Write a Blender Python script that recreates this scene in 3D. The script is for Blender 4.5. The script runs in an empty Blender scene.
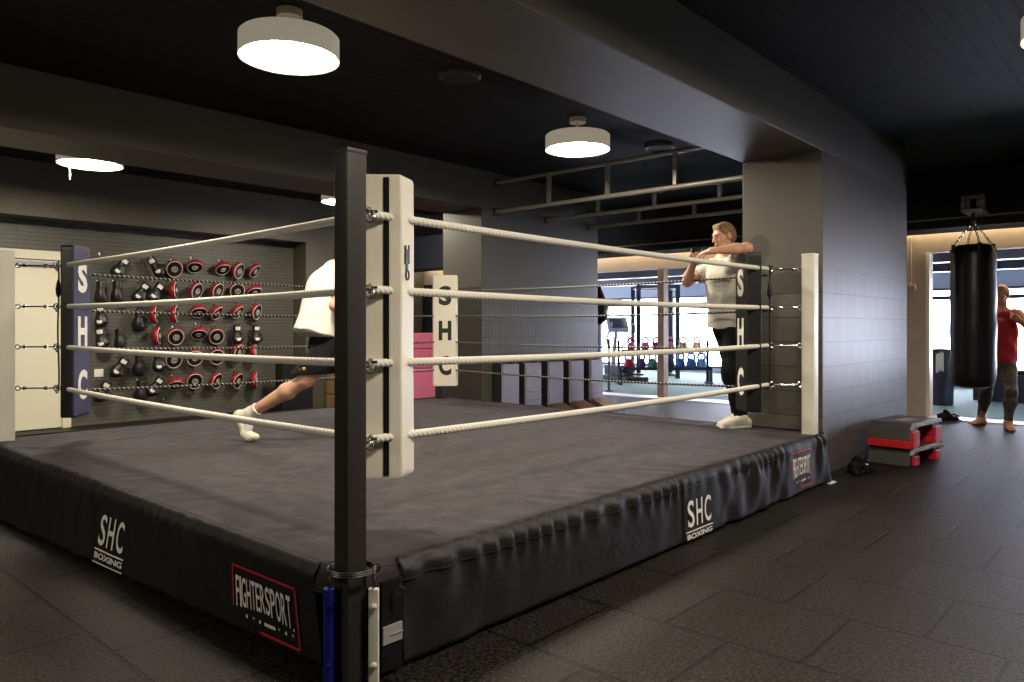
import bpy, bmesh, math, random
import numpy as np
from mathutils import Vector, Matrix

random.seed(7)
rng = np.random.default_rng(7)
PI = math.pi
SC = bpy.context.scene
COL = SC.collection

# ------------------------------------------------------------------ frame
# World X runs along the long side of the ring, Y along its other side, Z up.
# The viewer stands at the origin, eye at 1.25 m, looking 48 degrees off Y.
EYE, FPX, HX, HY = 1.25, 750.0, 512.0, 327.0
CA, SA = math.cos(math.radians(42)), math.sin(math.radians(42))
VIEW = -math.radians(48)


def at(px, py, D):
    """room point seen at a place of the photograph, D metres in front of the viewer"""
    R = (px - HX) / FPX * D
    return Vector((SA * R + CA * D, -CA * R + SA * D, EYE - (py - HY) / FPX * D))


def at_y(px, py, Y):
    k = (px - HX) / FPX
    X = (CA * Y + k * SA * Y) / (SA - k * CA)
    return at(px, py, CA * X + SA * Y)


# ------------------------------------------------------------------ materials
def mat(name, col, rough=0.6, metal=0.0, spec=0.5, noise=None, bump=None, emit=None, sheen=0.0, coat=0.0):
    """noise=(scale, amount): value variation; bump=(scale, strength, distance)"""
    m = bpy.data.materials.new(name)
    m.use_nodes = True
    nt = m.node_tree
    b = nt.nodes['Principled BSDF']
    b.inputs['Base Color'].default_value = (*col, 1)
    b.inputs['Roughness'].default_value = rough
    b.inputs['Metallic'].default_value = metal
    b.inputs['Specular IOR Level'].default_value = spec
    b.inputs['Sheen Weight'].default_value = sheen
    b.inputs['Coat Weight'].default_value = coat
    if emit:
        b.inputs['Emission Color'].default_value = (*emit[0], 1)
        b.inputs['Emission Strength'].default_value = emit[1]
    tc = nt.nodes.new('ShaderNodeTexCoord')
    if noise:
        n = nt.nodes.new('ShaderNodeTexNoise')
        n.inputs['Scale'].default_value = noise[0]
        n.inputs['Detail'].default_value = 6
        nt.links.new(tc.outputs['Object'], n.inputs['Vector'])
        r = nt.nodes.new('ShaderNodeMapRange')
        r.inputs['From Min'].default_value = 0.3
        r.inputs['From Max'].default_value = 0.7
        r.inputs['To Min'].default_value = 1 - noise[1]
        r.inputs['To Max'].default_value = 1 + noise[1]
        nt.links.new(n.outputs['Fac'], r.inputs['Value'])
        x = nt.nodes.new('ShaderNodeVectorMath')
        x.operation = 'SCALE'
        x.inputs[0].default_value = col
        nt.links.new(r.outputs['Result'], x.inputs['Scale'])
        nt.links.new(x.outputs['Vector'], b.inputs['Base Color'])
    if bump:
        n = nt.nodes.new('ShaderNodeTexNoise')
        n.inputs['Scale'].default_value = bump[0]
        n.inputs['Detail'].default_value = 5
        nt.links.new(tc.outputs['Object'], n.inputs['Vector'])
        bp = nt.nodes.new('ShaderNodeBump')
        bp.inputs['Strength'].default_value = bump[1]
        bp.inputs['Distance'].default_value = bump[2]
        nt.links.new(n.outputs['Fac'], bp.inputs['Height'])
        nt.links.new(bp.outputs['Normal'], b.inputs['Normal'])
    return m


def brick_mat(name, col, joint, bw, bh, mortar, axes='XZ', off=(0, 0), offset=0.0, rough=0.6, var=0.12,
              zmax=None, bump=0.4, speck=None, spec=0.5, grain=None):
    """tiles of bw x bh in the plane of two object axes; above zmax the tiles stop and plain paint goes on"""
    m = bpy.data.materials.new(name)
    m.use_nodes = True
    nt = m.node_tree
    N, L = nt.nodes.new, nt.links.new
    b = nt.nodes['Principled BSDF']
    b.inputs['Roughness'].default_value = rough
    b.inputs['Specular IOR Level'].default_value = spec
    tc = N('ShaderNodeTexCoord')
    sp = N('ShaderNodeSeparateXYZ')
    L(tc.outputs['Object'], sp.inputs[0])
    cb = N('ShaderNodeCombineXYZ')
    for i in (0, 1):
        ad = N('ShaderNodeMath')
        ad.operation = 'ADD'
        ad.inputs[1].default_value = off[i]
        L(sp.outputs[axes[i]], ad.inputs[0])
        L(ad.outputs[0], cb.inputs[i])
    br = N('ShaderNodeTexBrick')
    br.offset = offset
    br.inputs['Scale'].default_value = 1
    br.inputs['Mortar Size'].default_value = mortar
    br.inputs['Mortar Smooth'].default_value = 0.2
    br.inputs['Brick Width'].default_value = bw
    br.inputs['Row Height'].default_value = bh
    br.inputs['Color1'].default_value = (*[c * (1 - var) for c in col], 1)
    br.inputs['Color2'].default_value = (*[c * (1 + var) for c in col], 1)
    br.inputs['Mortar'].default_value = (*joint, 1)
    L(cb.outputs[0], br.inputs['Vector'])
    out = br.outputs['Color']
    fac = br.outputs['Fac']
    if zmax is not None:
        gt = N('ShaderNodeMath')
        gt.operation = 'LESS_THAN'
        gt.inputs[1].default_value = zmax
        L(sp.outputs['Z'], gt.inputs[0])
        mx = N('ShaderNodeMix')
        mx.data_type = 'RGBA'
        mx.inputs['A'].default_value = (*col, 1)
        L(gt.outputs[0], mx.inputs['Factor'])
        L(out, mx.inputs['B'])
        out = mx.outputs['Result']
        ml = N('ShaderNodeMath')
        ml.operation = 'MULTIPLY'
        L(fac, ml.inputs[0])
        L(gt.outputs[0], ml.inputs[1])
        fac = ml.outputs[0]
    if speck:
        n = N('ShaderNodeTexNoise')
        n.inputs['Scale'].default_value = speck[0]
        n.inputs['Detail'].default_value = 3
        L(tc.outputs['Object'], n.inputs['Vector'])
        r = N('ShaderNodeMapRange')
        r.inputs['From Min'].default_value = 0.40
        r.inputs['From Max'].default_value = 0.66
        r.inputs['To Min'].default_value = 1 - speck[1]
        r.inputs['To Max'].default_value = 1 + speck[1] * 1.6
        L(n.outputs['Fac'], r.inputs['Value'])
        x = N('ShaderNodeVectorMath')
        x.operation = 'SCALE'
        L(out, x.inputs[0])
        L(r.outputs['Result'], x.inputs['Scale'])
        out = x.outputs['Vector']
    L(out, b.inputs['Base Color'])
    inv = N('ShaderNodeMath')
    inv.operation = 'SUBTRACT'
    inv.inputs[0].default_value = 1
    L(fac, inv.inputs[1])
    h = inv.outputs[0]
    if grain:
        n = N('ShaderNodeTexNoise')
        n.inputs['Scale'].default_value = grain[0]
        n.inputs['Detail'].default_value = 3
        L(tc.outputs['Object'], n.inputs['Vector'])
        ma = N('ShaderNodeMath')
        ma.operation = 'MULTIPLY_ADD'
        ma.inputs[1].default_value = grain[1]
        L(n.outputs['Fac'], ma.inputs[0])
        L(h, ma.inputs[2])
        h = ma.outputs[0]
    bp = N('ShaderNodeBump')
    bp.inputs['Strength'].default_value = bump
    bp.inputs['Distance'].default_value = 0.006
    L(h, bp.inputs['Height'])
    L(bp.outputs['Normal'], b.inputs['Normal'])
    return m


M = {}
WALLC = (0.088, 0.083, 0.056)
M['wall'] = mat('dark olive grey wall paint', WALLC, 0.55, noise=(3, .05), bump=(90, .08, .004))
M['wall_far'] = mat('dark grey paint', (0.055, 0.056, 0.050), 0.6, noise=(2, .06))
M['black'] = mat('black ceiling paint', (0.012, 0.012, 0.013), 0.7)
M['pier_tile'] = brick_mat('tall narrow grey wall tiles', (0.088, 0.083, 0.069), (0.034, 0.032, 0.028), .06, .21, .0048, 'XZ', (0, -.07), rough=.42, zmax=1.75, bump=.5)
M['back_tile'] = brick_mat('grey slatted tile wall', (0.095, 0.095, 0.08), (0.06, 0.06, 0.052), .6, .05, .006, 'XZ', (0, 0), .5, rough=.45, var=.05, bump=.4)
M['rubber'] = brick_mat('speckled rubber floor tiles', (0.0105, 0.0091, 0.0068), (0.0006, 0.0006, 0.0006), .57, .557, .0095, 'YX', (.071, 0), .5, rough=.52, var=.12, speck=(62, .95), bump=.9, grain=(80, .55), spec=.22)
M['ribs'] = brick_mat('dark ribbed ceiling panels', (0.0115, 0.0108, 0.0108), (0.004, 0.004, 0.0045), 30, .11, .012, 'XY', (0, 0), 0, rough=.7, var=.06, bump=.6, spec=.15)
M['turf'] = mat('pale green training turf', (0.32, 0.45, 0.38), 0.8, noise=(40, .15), bump=(200, .3, .005))
M['plaster'] = mat('warm plaster', (0.46, 0.40, 0.32), 0.7, noise=(6, .06), bump=(70, .06, .003))
M['white_far'] = mat('pale ceiling paint', (0.40, 0.44, 0.55), 0.7)
M['canvas'] = mat('grey suede canvas', (0.0405, 0.0350, 0.0415), 0.8, spec=.2, noise=(11, .34), bump=(26, .25, .01), sheen=.04)
M['apron'] = mat('black apron cloth', (0.011, 0.0108, 0.0106), 0.55, spec=.35, noise=(14, .12), bump=(5.5, .35, .03))
M['steel_black'] = mat('black painted steel', (0.026, 0.0235, 0.021), 0.38)
M['steel_white'] = mat('white painted steel', (0.74, 0.71, 0.62), 0.4, noise=(5, .03))
M['steel_blue'] = mat('blue painted steel', (0.012, 0.012, 0.19), 0.35)
M['chrome'] = mat('chromed steel', (0.6, 0.58, 0.54), 0.22, 1)
M['dark_metal'] = mat('dark metal', (0.05, 0.05, 0.05), 0.4, .6)
M['rail'] = mat('bare steel rail', (0.42, 0.39, 0.33), 0.38, .35)
M['rope_white'] = mat('white rope', (0.72, 0.69, 0.62), 0.75, bump=(300, .2, .002))
M['rope_black'] = mat('black rope', (0.010, 0.010, 0.011), 0.6)
M['fleck'] = mat('white rope fleck', (0.55, 0.53, 0.48), 0.7)
M['vinyl_white'] = mat('white pad vinyl', (0.74, 0.70, 0.59), 0.42, noise=(4, .03), bump=(14, .10, .01))
M['vinyl_black'] = mat('black pad vinyl', (0.012, 0.012, 0.012), 0.36, bump=(18, .12, .008))
M['vinyl_navy'] = mat('navy pad vinyl', (0.009, 0.006, 0.036), 0.45, bump=(14, .1, .01))
M['ink_black'] = mat('black print', (0.012, 0.012, 0.012), 0.5)
M['ink_white'] = mat('white print', (0.80, 0.78, 0.72), 0.55)
M['ink_red'] = mat('red print', (0.55, 0.018, 0.045), 0.5)
M['lamp_body'] = mat('white lamp body', (0.62, 0.57, 0.46), 0.45)
M['lamp_drum'] = mat('softly glowing lamp drum', (0.62, 0.57, 0.46), 0.45, emit=((1.0, 0.88, 0.66), .22))
M['glow'] = mat('lit lamp diffuser', (0.9, 0.86, 0.75), 0.5, emit=((1.0, 0.88, 0.70), 115.0))
M['led'] = mat('warm led strip', (0.9, 0.8, 0.6), 0.5, emit=((1.0, 0.74, 0.46), 60.0))
M['panel_glow'] = mat('lit ceiling panel', (0.9, 0.9, 0.9), 0.5, emit=((0.85, 0.92, 1.0), 5.0))
M['red'] = mat('red plastic', (0.55, 0.02, 0.03), 0.35)
M['mitt_red'] = mat('red mitt leather', (0.36, 0.012, 0.026), 0.32)
M['leather'] = mat('black leather', (0.012, 0.012, 0.012), 0.42)
M['bag'] = mat('dark bag leather', (0.016, 0.015, 0.018), 0.33, bump=(10, .08, .01))
M['step_grey'] = mat('dark grey step plastic', (0.055, 0.053, 0.05), 0.42, bump=(120, .1, .003))
M['step_edge'] = mat('pale grey rubber edge', (0.30, 0.30, 0.31), 0.45)
M['pink'] = mat('pink foam cover', (0.82, 0.20, 0.38), 0.55)
M['pink_pale'] = mat('dusty pink foam cover', (0.66, 0.15, 0.27), 0.55)
M['pad_sheen'] = mat('black vinyl with pale blue sheen in its colour', (0.30, 0.30, 0.42), 0.35, bump=(9, .3, .02))  # daylight reflected on black vinyl is put into this pale colour
M['brown'] = mat('brown vinyl', (0.13, 0.075, 0.05), 0.45)
M['wood'] = mat('brown timber', (0.24, 0.15, 0.075), 0.5, noise=(12, .15))
M['door'] = mat('cream door paint', (0.78, 0.74, 0.58), 0.45)
M['navy_metal'] = mat('dark navy rack steel', (0.022, 0.026, 0.045), 0.4)
M['silver'] = mat('silver plastic', (0.35, 0.37, 0.42), 0.35)
M['screen'] = mat('dark screen', (0.02, 0.025, 0.04), 0.15)
M['skin'] = mat('skin', (0.62, 0.35, 0.23), 0.5, noise=(20, .06))
M['skin_tan'] = mat('tanned skin', (0.52, 0.25, 0.15), 0.5, noise=(20, .06))
M['lip'] = mat('lips', (0.40, 0.14, 0.11), 0.5)
M['eye_white'] = mat('eye white', (.7, .68, .64), .3)
M['eye_dark'] = mat('dark eye', (0.03, 0.022, 0.018), 0.25)
M['hair'] = mat('sandy brown hair', (0.23, 0.135, 0.06), 0.6, noise=(60, .4), bump=(120, .6, .006))
M['hair_blond'] = mat('blond hair', (0.50, 0.30, 0.12), 0.6, noise=(60, .3), bump=(120, .6, .006))
M['tee_white'] = mat('white cotton', (0.76, 0.73, 0.65), 0.85, bump=(25, .25, .01))
M['tee_grey'] = mat('pale grey marl cotton', (0.56, 0.54, 0.47), 0.85, noise=(30, .08), bump=(25, .25, .01))
M['tee_red'] = mat('red cotton', (0.50, 0.022, 0.035), 0.8, bump=(25, .25, .01))
M['cloth_black'] = mat('black cloth', (0.006, 0.006, 0.007), 0.8, spec=.15, bump=(22, .3, .012))
M['cloth_camo'] = mat('mottled grey leggings', (0.085, 0.075, 0.07), 0.7, noise=(18, .6))
M['shoe_white'] = mat('white shoe', (0.74, 0.70, 0.58), 0.55)
M['gold'] = mat('gold print', (0.65, 0.40, 0.05), 0.4)
M['phone'] = mat('black phone', (0.008, 0.008, 0.009), 0.2)
M['threshold'] = mat('pale door sill', (0.72, 0.70, 0.70), 0.35)


def glass():
    m = bpy.data.materials.new('window glass')
    m.use_nodes = True
    nt = m.node_tree
    nt.nodes.remove(nt.nodes['Principled BSDF'])
    t = nt.nodes.new('ShaderNodeBsdfTransparent')
    t.inputs[0].default_value = (.96, .97, 1, 1)
    g = nt.nodes.new('ShaderNodeBsdfGlossy')
    g.inputs['Roughness'].default_value = .02
    f = nt.nodes.new('ShaderNodeFresnel')
    f.inputs[0].default_value = 1.45
    x = nt.nodes.new('ShaderNodeMixShader')
    nt.links.new(f.outputs[0], x.inputs[0])
    nt.links.new(t.outputs[0], x.inputs[1])
    nt.links.new(g.outputs[0], x.inputs[2])
    nt.links.new(x.outputs[0], nt.nodes['Material Output'].inputs[0])
    return m


M['glass'] = glass()
KB = {}
for nm, c in dict(pink=(.62, .20, .30), yellow=(.75, .52, .22), red=(.35, .012, .03), purple=(.05, .018, .09), green=(.02, .17, .11),
                  blue=(.02, .12, .38), pale_blue=(.10, .28, .50), dark_blue=(.015, .035, .13)).items():
    KB[nm] = mat(nm + ' kettlebell coat', c, .4)


# ------------------------------------------------------------------ mesh helpers
class MB:
    def __init__(s):
        s.v, s.f, s.m = [], [], []

    def add(s, vs, fs, mi=0):
        o = len(s.v)
        s.v += [tuple(p) for p in vs]
        s.f += [tuple(i + o for i in f) for f in fs]
        s.m += [mi] * len(fs)
        return s

    def bm(s, bm, mi=0):
        bm.verts.index_update()
        s.add([v.co[:] for v in bm.verts], [[v.index for v in f.verts] for f in bm.faces], mi)
        bm.free()
        return s

    def box(s, lo, hi, bev=0.0, seg=2, T=None, mi=0):
        bm = bmesh.new()
        bmesh.ops.create_cube(bm, size=1)
        c = [(lo[i] + hi[i]) / 2 for i in range(3)]
        d = [hi[i] - lo[i] for i in range(3)]
        for v in bm.verts:
            v.co = Vector((c[0] + v.co.x * d[0], c[1] + v.co.y * d[1], c[2] + v.co.z * d[2]))
        if bev:
            bmesh.ops.bevel(bm, geom=bm.edges[:], offset=min(bev, .49 * min(d)), segments=seg, profile=.5, affect='EDGES')
        if T is not None:
            bm.transform(T)
        return s.bm(bm, mi)

    def lathe(s, prof, n=24, T=None, mi=0, cap=True):
        """prof: (radius, z) pairs, bottom to top"""
        vs, fs = [], []
        for r, z in prof:
            for k in range(n):
                a = 2 * PI * k / n
                vs.append(Vector((r * math.cos(a), r * math.sin(a), z)))
        for i in range(len(prof) - 1):
            for k in range(n):
                k2 = (k + 1) % n
                fs.append((i * n + k, i * n + k2, (i + 1) * n + k2, (i + 1) * n + k))
        if cap:
            if prof[0][0] > 1e-5:
                fs.append(tuple(range(n - 1, -1, -1)))
            if prof[-1][0] > 1e-5:
                fs.append(tuple((len(prof) - 1) * n + k for k in range(n)))
        if T is not None:
            vs = [T @ v for v in vs]
        return s.add(vs, fs, mi)

    def tube(s, pts, r, n=8, mi=0, closed=False, cap=True):
        pts = [Vector(p) for p in pts]
        rr = r if isinstance(r, (list, tuple)) else [r] * len(pts)
        m = len(pts)
        vs, fs = [], []
        up = None
        for i, p in enumerate(pts):
            a = pts[(i - 1) % m] if (closed or i) else p
            b = pts[(i + 1) % m] if (closed or i < m - 1) else p
            t = (b - a).normalized()
            if up is None:
                up = Vector((0, 0, 1)) if abs(t.z) < .9 else Vector((1, 0, 0))
            x = up.cross(t)
            if x.length < 1e-6:
                x = Vector((1, 0, 0)).cross(t)
            x.normalize()
            y = t.cross(x)
            up = y
            for k in range(n):
                q = 2 * PI * k / n
                vs.append(p + rr[i] * (math.cos(q) * x + math.sin(q) * y))
        for i in range(m if closed else m - 1):
            j = (i + 1) % m
            for k in range(n):
                k2 = (k + 1) % n
                fs.append((i * n + k, i * n + k2, j * n + k2, j * n + k))
        if cap and not closed:
            fs.append(tuple(range(n - 1, -1, -1)))
            fs.append(tuple((m - 1) * n + k for k in range(n)))
        return s.add(vs, fs, mi)

    def ring(s, c, ax, R, r, n=20, k=6, mi=0, sq=None):
        """torus round axis ax at c; sq=(direction, factor) stretches it"""
        ax = Vector(ax).normalized()
        x = ax.orthogonal().normalized()
        y = ax.cross(x)
        pts = []
        for i in range(n):
            a = 2 * PI * i / n
            o = R * (math.cos(a) * x + math.sin(a) * y)
            if sq:
                d = Vector(sq[0]).normalized()
                o = o + d * (o.dot(d)) * (sq[1] - 1)
            pts.append(Vector(c) + o)
        return s.tube(pts, r, k, mi, closed=True)

    def grid(s, fn, nu, nv, mi=0):
        vs = [fn(i / nu, j / nv) for j in range(nv + 1) for i in range(nu + 1)]
        fs = [(j * (nu + 1) + i, j * (nu + 1) + i + 1, (j + 1) * (nu + 1) + i + 1, (j + 1) * (nu + 1) + i) for j in range(nv) for i in range(nu)]
        return s.add(vs, fs, mi)

    def prism(s, poly, d, T=None, mi=0, bev=0):
        """polygon in XZ extruded along Y from d[0] to d[1]"""
        bm = bmesh.new()
        lo = [bm.verts.new((x, d[0], z)) for x, z in poly]
        f = bm.faces.new(lo)
        r = bmesh.ops.extrude_face_region(bm, geom=[f])
        for v in [g for g in r['geom'] if isinstance(g, bmesh.types.BMVert)]:
            v.co.y = d[1]
        bmesh.ops.recalc_face_normals(bm, faces=bm.faces)
        if bev:
            bmesh.ops.bevel(bm, geom=bm.edges[:], offset=bev, segments=2, profile=.5, affect='EDGES')
        if T is not None:
            bm.transform(T)
        return s.bm(bm, mi)


def link(name, mb, m, parent=None, smooth=True, angle=40):
    me = bpy.data.meshes.new(name)
    if isinstance(mb, MB):
        me.from_pydata(mb.v, [], mb.f)
        mi = mb.m
    else:
        me.from_pydata(mb[0], [], mb[1])
        mi = None
    ms = m if isinstance(m, (list, tuple)) else [m]
    for q in ms:
        me.materials.append(q)
    if mi and len(ms) > 1:
        me.polygons.foreach_set('material_index', mi)
    me.validate()
    me.update()
    if smooth:
        try:
            me.shade_smooth() if hasattr(me, 'shade_smooth') else me.polygons.foreach_set('use_smooth', [True] * len(me.polygons))
            if angle:
                me.set_sharp_from_angle(angle=math.radians(angle))
        except Exception:
            pass
    o = bpy.data.objects.new(name, me)
    COL.objects.link(o)
    if smooth and angle and mi is not None and len(me.polygons) < 12000:
        o.modifiers.new('flat faces', 'WEIGHTED_NORMAL').keep_sharp = True
    if parent:
        o.parent = parent
    return o


def tag(o, label, cat, group=None, kind=None):
    if label:
        o['label'] = label
    if cat:
        o['category'] = cat
    if group:
        o['group'] = group
    if kind:
        o['kind'] = kind
    return o


def thing(name, label, cat, loc=(0, 0, 0), rz=0.0, group=None):
    o = bpy.data.objects.new(name, None)
    o.empty_display_size = .1
    COL.objects.link(o)
    o.location = loc
    o.rotation_euler = (0, 0, rz)
    return tag(o, label, cat, group)


def lab(o, text):
    o['label'] = text
    return o


def struct(name, mb, m, label=None, cat=None, parent=None, smooth=False):
    o = link(name, mb, m, parent, smooth)
    if not parent:
        tag(o, label, cat, kind='structure')
    return o


def dup(src, label, loc, rot=None, group=None):
    def cp(o, par):
        c = o.copy()
        COL.objects.link(c)
        if par:
            c.parent = par
        for ch in o.children:
            cp(ch, c)
        return c
    r = cp(src, None)
    r.location = loc
    if rot is not None:
        r.rotation_euler = rot
    if label:
        r['label'] = label
    if group:
        r['group'] = group
    return r


def text2d(body, emb=0.0):
    """letters as a flat mesh scaled to the unit square"""
    cu = bpy.data.curves.new('letters', 'FONT')
    cu.body = body
    cu.offset = emb
    cu.resolution_u = 4
    o = bpy.data.objects.new('letters', cu)
    COL.objects.link(o)
    dg = bpy.context.evaluated_depsgraph_get()
    dg.update()
    me = bpy.data.meshes.new_from_object(o.evaluated_get(dg))
    bpy.data.objects.remove(o)
    bm = bmesh.new()
    bm.from_mesh(me)
    bpy.data.meshes.remove(me)
    bmesh.ops.triangulate(bm, faces=bm.faces)
    bmesh.ops.remove_doubles(bm, verts=bm.verts, dist=1e-5)
    xs = [v.co.x for v in bm.verts]
    ys = [v.co.y for v in bm.verts]
    x0, x1, y0, y1 = min(xs), max(xs), min(ys), max(ys)
    vs = [((v.co.x - x0) / (x1 - x0), (v.co.y - y0) / (y1 - y0)) for v in bm.verts]
    bm.verts.index_update()
    fs = [[v.index for v in f.verts] for f in bm.faces]
    bm.free()
    return vs, fs


def put_text(mb, body, fn, box, emb=.0, warp=None, mi=0):
    """letters into box=(u0,v0,u1,v1) of the surface fn(u, v)"""
    vs, fs = text2d(body, emb)
    out = []
    for x, y in vs:
        if warp:
            x, y = warp(x, y)
        out.append(fn(box[0] + x * (box[2] - box[0]), box[1] + y * (box[3] - box[1])))
    mb.add(out, fs, mi)


def put_line(mb, fn, p, q, w, n=6, mi=0):
    p, q = Vector(p), Vector(q)
    d = (q - p).normalized()
    nn = Vector((-d.y, d.x)) * w / 2
    vs, fs = [], []
    for i in range(n + 1):
        c = p.lerp(q, i / n)
        vs += [fn(*(c + nn)), fn(*(c - nn))]
    for i in range(n):
        fs.append((2 * i, 2 * i + 1, 2 * i + 3, 2 * i + 2))
    mb.add(vs, fs, mi)


# ------------------------------------------------------------------ soft bodies from blended solids
def surface_nets(F, org, h):
    S = F < 0
    nx, ny, nz = F.shape
    cnt = np.zeros((nx - 1, ny - 1, nz - 1), np.int8)
    for i in (0, 1):
        for j in (0, 1):
            for k in (0, 1):
                cnt += S[i:nx - 1 + i, j:ny - 1 + j, k:nz - 1 + k]
    act = (cnt > 0) & (cnt < 8)
    I, J, K = np.nonzero(act)
    pos = np.zeros((len(I), 3))
    num = np.zeros(len(I))
    cor = [(0, 0, 0), (1, 0, 0), (0, 1, 0), (1, 1, 0), (0, 0, 1), (1, 0, 1), (0, 1, 1), (1, 1, 1)]
    ed = [(0, 1), (2, 3), (4, 5), (6, 7), (0, 2), (1, 3), (4, 6), (5, 7), (0, 4), (1, 5), (2, 6), (3, 7)]
    for a, b in ed:
        ca, cb_ = np.array(cor[a]), np.array(cor[b])
        fa = F[I + ca[0], J + ca[1], K + ca[2]]
        fb = F[I + cb_[0], J + cb_[1], K + cb_[2]]
        m = (fa < 0) != (fb < 0)
        t = np.where(m, fa / np.where(m, fa - fb, 1), 0)
        pos[m] += ca + t[m, None] * (cb_ - ca)
        num[m] += 1
    pos = pos / num[:, None] + np.stack([I, J, K], 1)
    verts = pos * h + org
    idx = -np.ones(act.shape, np.int64)
    idx[I, J, K] = np.arange(len(I))
    quads = []
    for ax in range(3):
        o1, o2 = (ax + 1) % 3, (ax + 2) % 3
        sl = [slice(1, -1)] * 3
        sl[ax] = slice(0, -1)
        s2 = list(sl)
        s2[ax] = slice(1, None)
        A, B = S[tuple(sl)], S[tuple(s2)]
        P = np.argwhere(A != B)
        if not len(P):
            continue
        off = np.array([1, 1, 1])
        off[ax] = 0
        P = P + off
        ina = S[P[:, 0], P[:, 1], P[:, 2]]
        e1 = np.eye(3, dtype=int)[o1]
        e2 = np.eye(3, dtype=int)[o2]
        q = [P - e1 - e2, P - e2, P, P - e1]
        q = np.stack([idx[c[:, 0], c[:, 1], c[:, 2]] for c in q], 1)
        q[~ina] = q[~ina][:, ::-1]
        quads.append(q)
    return verts, np.concatenate(quads)


class Body:
    """capsules, ellipsoids and cuts melted together, one continuous surface"""

    def __init__(s, k=.02):
        s.p, s.k = [], k

    def cone(s, a, b, r1, r2=None, k=None, wide=None, sub=False, flat=None):
        """tapering limb; wide=(axis, factor) widens the section along an axis; flat: bits 1/2 cut the ends square"""
        s.p.append(('c', np.array(a, float), np.array(b, float), r1, r1 if r2 is None else r2, s.k if k is None else k, wide, sub, flat))
        return s

    def ball(s, c, r, R=None, k=None, sub=False):
        r = (r, r, r) if not isinstance(r, (tuple, list)) else r
        s.p.append(('e', np.array(c, float), np.array(r, float), None if R is None else np.array(R), None, s.k if k is None else k, None, sub, None))
        return s

    def chain(s, pts, rs, k=None, wide=None):
        for i in range(len(pts) - 1):
            s.cone(pts[i], pts[i + 1], rs[i], rs[i + 1], k, wide)
        return s

    def mesh(s, h=.008, cuts=(), wrinkle=None):
        lo, hi = np.full(3, 9e9), np.full(3, -9e9)
        bb = []
        for t, a, b, c, d, k, w, sub, fl in s.p:
            if t == 'c':
                r = max(c, d) * (w[1] if w else 1)
                l, u = np.minimum(a, b) - r, np.maximum(a, b) + r
            else:
                r = b if c is None else np.full(3, b.max())
                l, u = a - r, a + r
            bb.append((l, u))
            if not sub:
                lo, hi = np.minimum(lo, l), np.maximum(hi, u)
        lo -= 3 * h
        hi += 3 * h
        n = np.ceil((hi - lo) / h).astype(int) + 1
        F = np.full(n, .2, np.float64)
        ax = [lo[i] + h * np.arange(n[i]) for i in range(3)]
        for (t, a, b, c, d, k, w, sub, fl), (l, u) in zip(s.p, bb):
            m = k + 3 * h
            i0 = np.clip(np.floor((l - m - lo) / h).astype(int), 0, n)
            i1 = np.clip(np.ceil((u + m - lo) / h).astype(int) + 1, 0, n)
            if (i1 <= i0).any():
                continue
            sl = tuple(slice(i0[i], i1[i]) for i in range(3))
            X, Y, Z = np.meshgrid(ax[0][sl[0]], ax[1][sl[1]], ax[2][sl[2]], indexing='ij')
            P = np.stack([X, Y, Z], -1)
            if t == 'c':
                ab = b - a
                L2 = max(ab @ ab, 1e-12)
                tt0 = ((P - a) @ ab) / L2
                tt = np.clip(tt0, 0, 1)
                q = P - (a + tt[..., None] * ab)
                d2 = (q * q).sum(-1)
                if w:
                    ww = np.array(w[0], float)
                    ww /= np.linalg.norm(ww)
                    d2 = d2 + (1 / w[1] ** 2 - 1) * (q @ ww) ** 2
                dist = np.sqrt(np.maximum(d2, 0)) - (c + (d - c) * tt)
                L = math.sqrt(L2)
                if fl and fl & 2:
                    dist = np.maximum(dist, (tt0 - 1) * L)
                if fl and fl & 1:
                    dist = np.maximum(dist, -tt0 * L)
            else:
                q = P - a
                if c is not None:
                    q = q @ c            # columns of R are the local axes
                nrm = np.sqrt(((q / b) ** 2).sum(-1))
                dist = (nrm - 1) * b.min() * np.where(nrm > 1, 1, 1)
            G = F[sl]
            if sub:
                F[sl] = np.maximum(G, -dist) if k <= 0 else (lambda hh: G * (1 - hh) - dist * hh + k * hh * (1 - hh))(np.clip(.5 - .5 * (G + dist) / k, 0, 1))
            else:
                kk = max(k, 1e-6)
                hh = np.clip(.5 + .5 * (G - dist) / kk, 0, 1)
                F[sl] = G * (1 - hh) + dist * hh - kk * hh * (1 - hh)
        if cuts or wrinkle:
            X, Y, Z = np.meshgrid(*ax, indexing='ij')
            if wrinkle:
                F = F + wrinkle(X, Y, Z)
            for p0, nn in cuts:
                F = np.maximum(F, (X - p0[0]) * nn[0] + (Y - p0[1]) * nn[1] + (Z - p0[2]) * nn[2])
        F[[0, -1]] = .2
        F[:, [0, -1]] = .2
        F[:, :, [0, -1]] = .2
        v, q = surface_nets(F, lo, h)
        return v.tolist(), q.tolist()


def frame(fwd, up=(0, 0, 1)):
    """axes (side, forward, up) as columns"""
    f = np.array(fwd, float)
    f /= np.linalg.norm(f)
    u = np.array(up, float)
    u -= f * (u @ f)
    u /= np.linalg.norm(u)
    r = np.cross(f, u)
    return np.stack([r, f, u], 1)
# ================================================================== SETTING
B1, B2, BW = 2.27, 6.50, .71        # near faces of the two beams, their width
PX0, PX1 = 6.41, 8.955              # near pier along X
QX0, QX1 = 6.66, 9.12               # far pier along X
CEIL, SOFF = 3.20, 2.73
FA = 11.6                           # plane of the glazed front towards the next room

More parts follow.
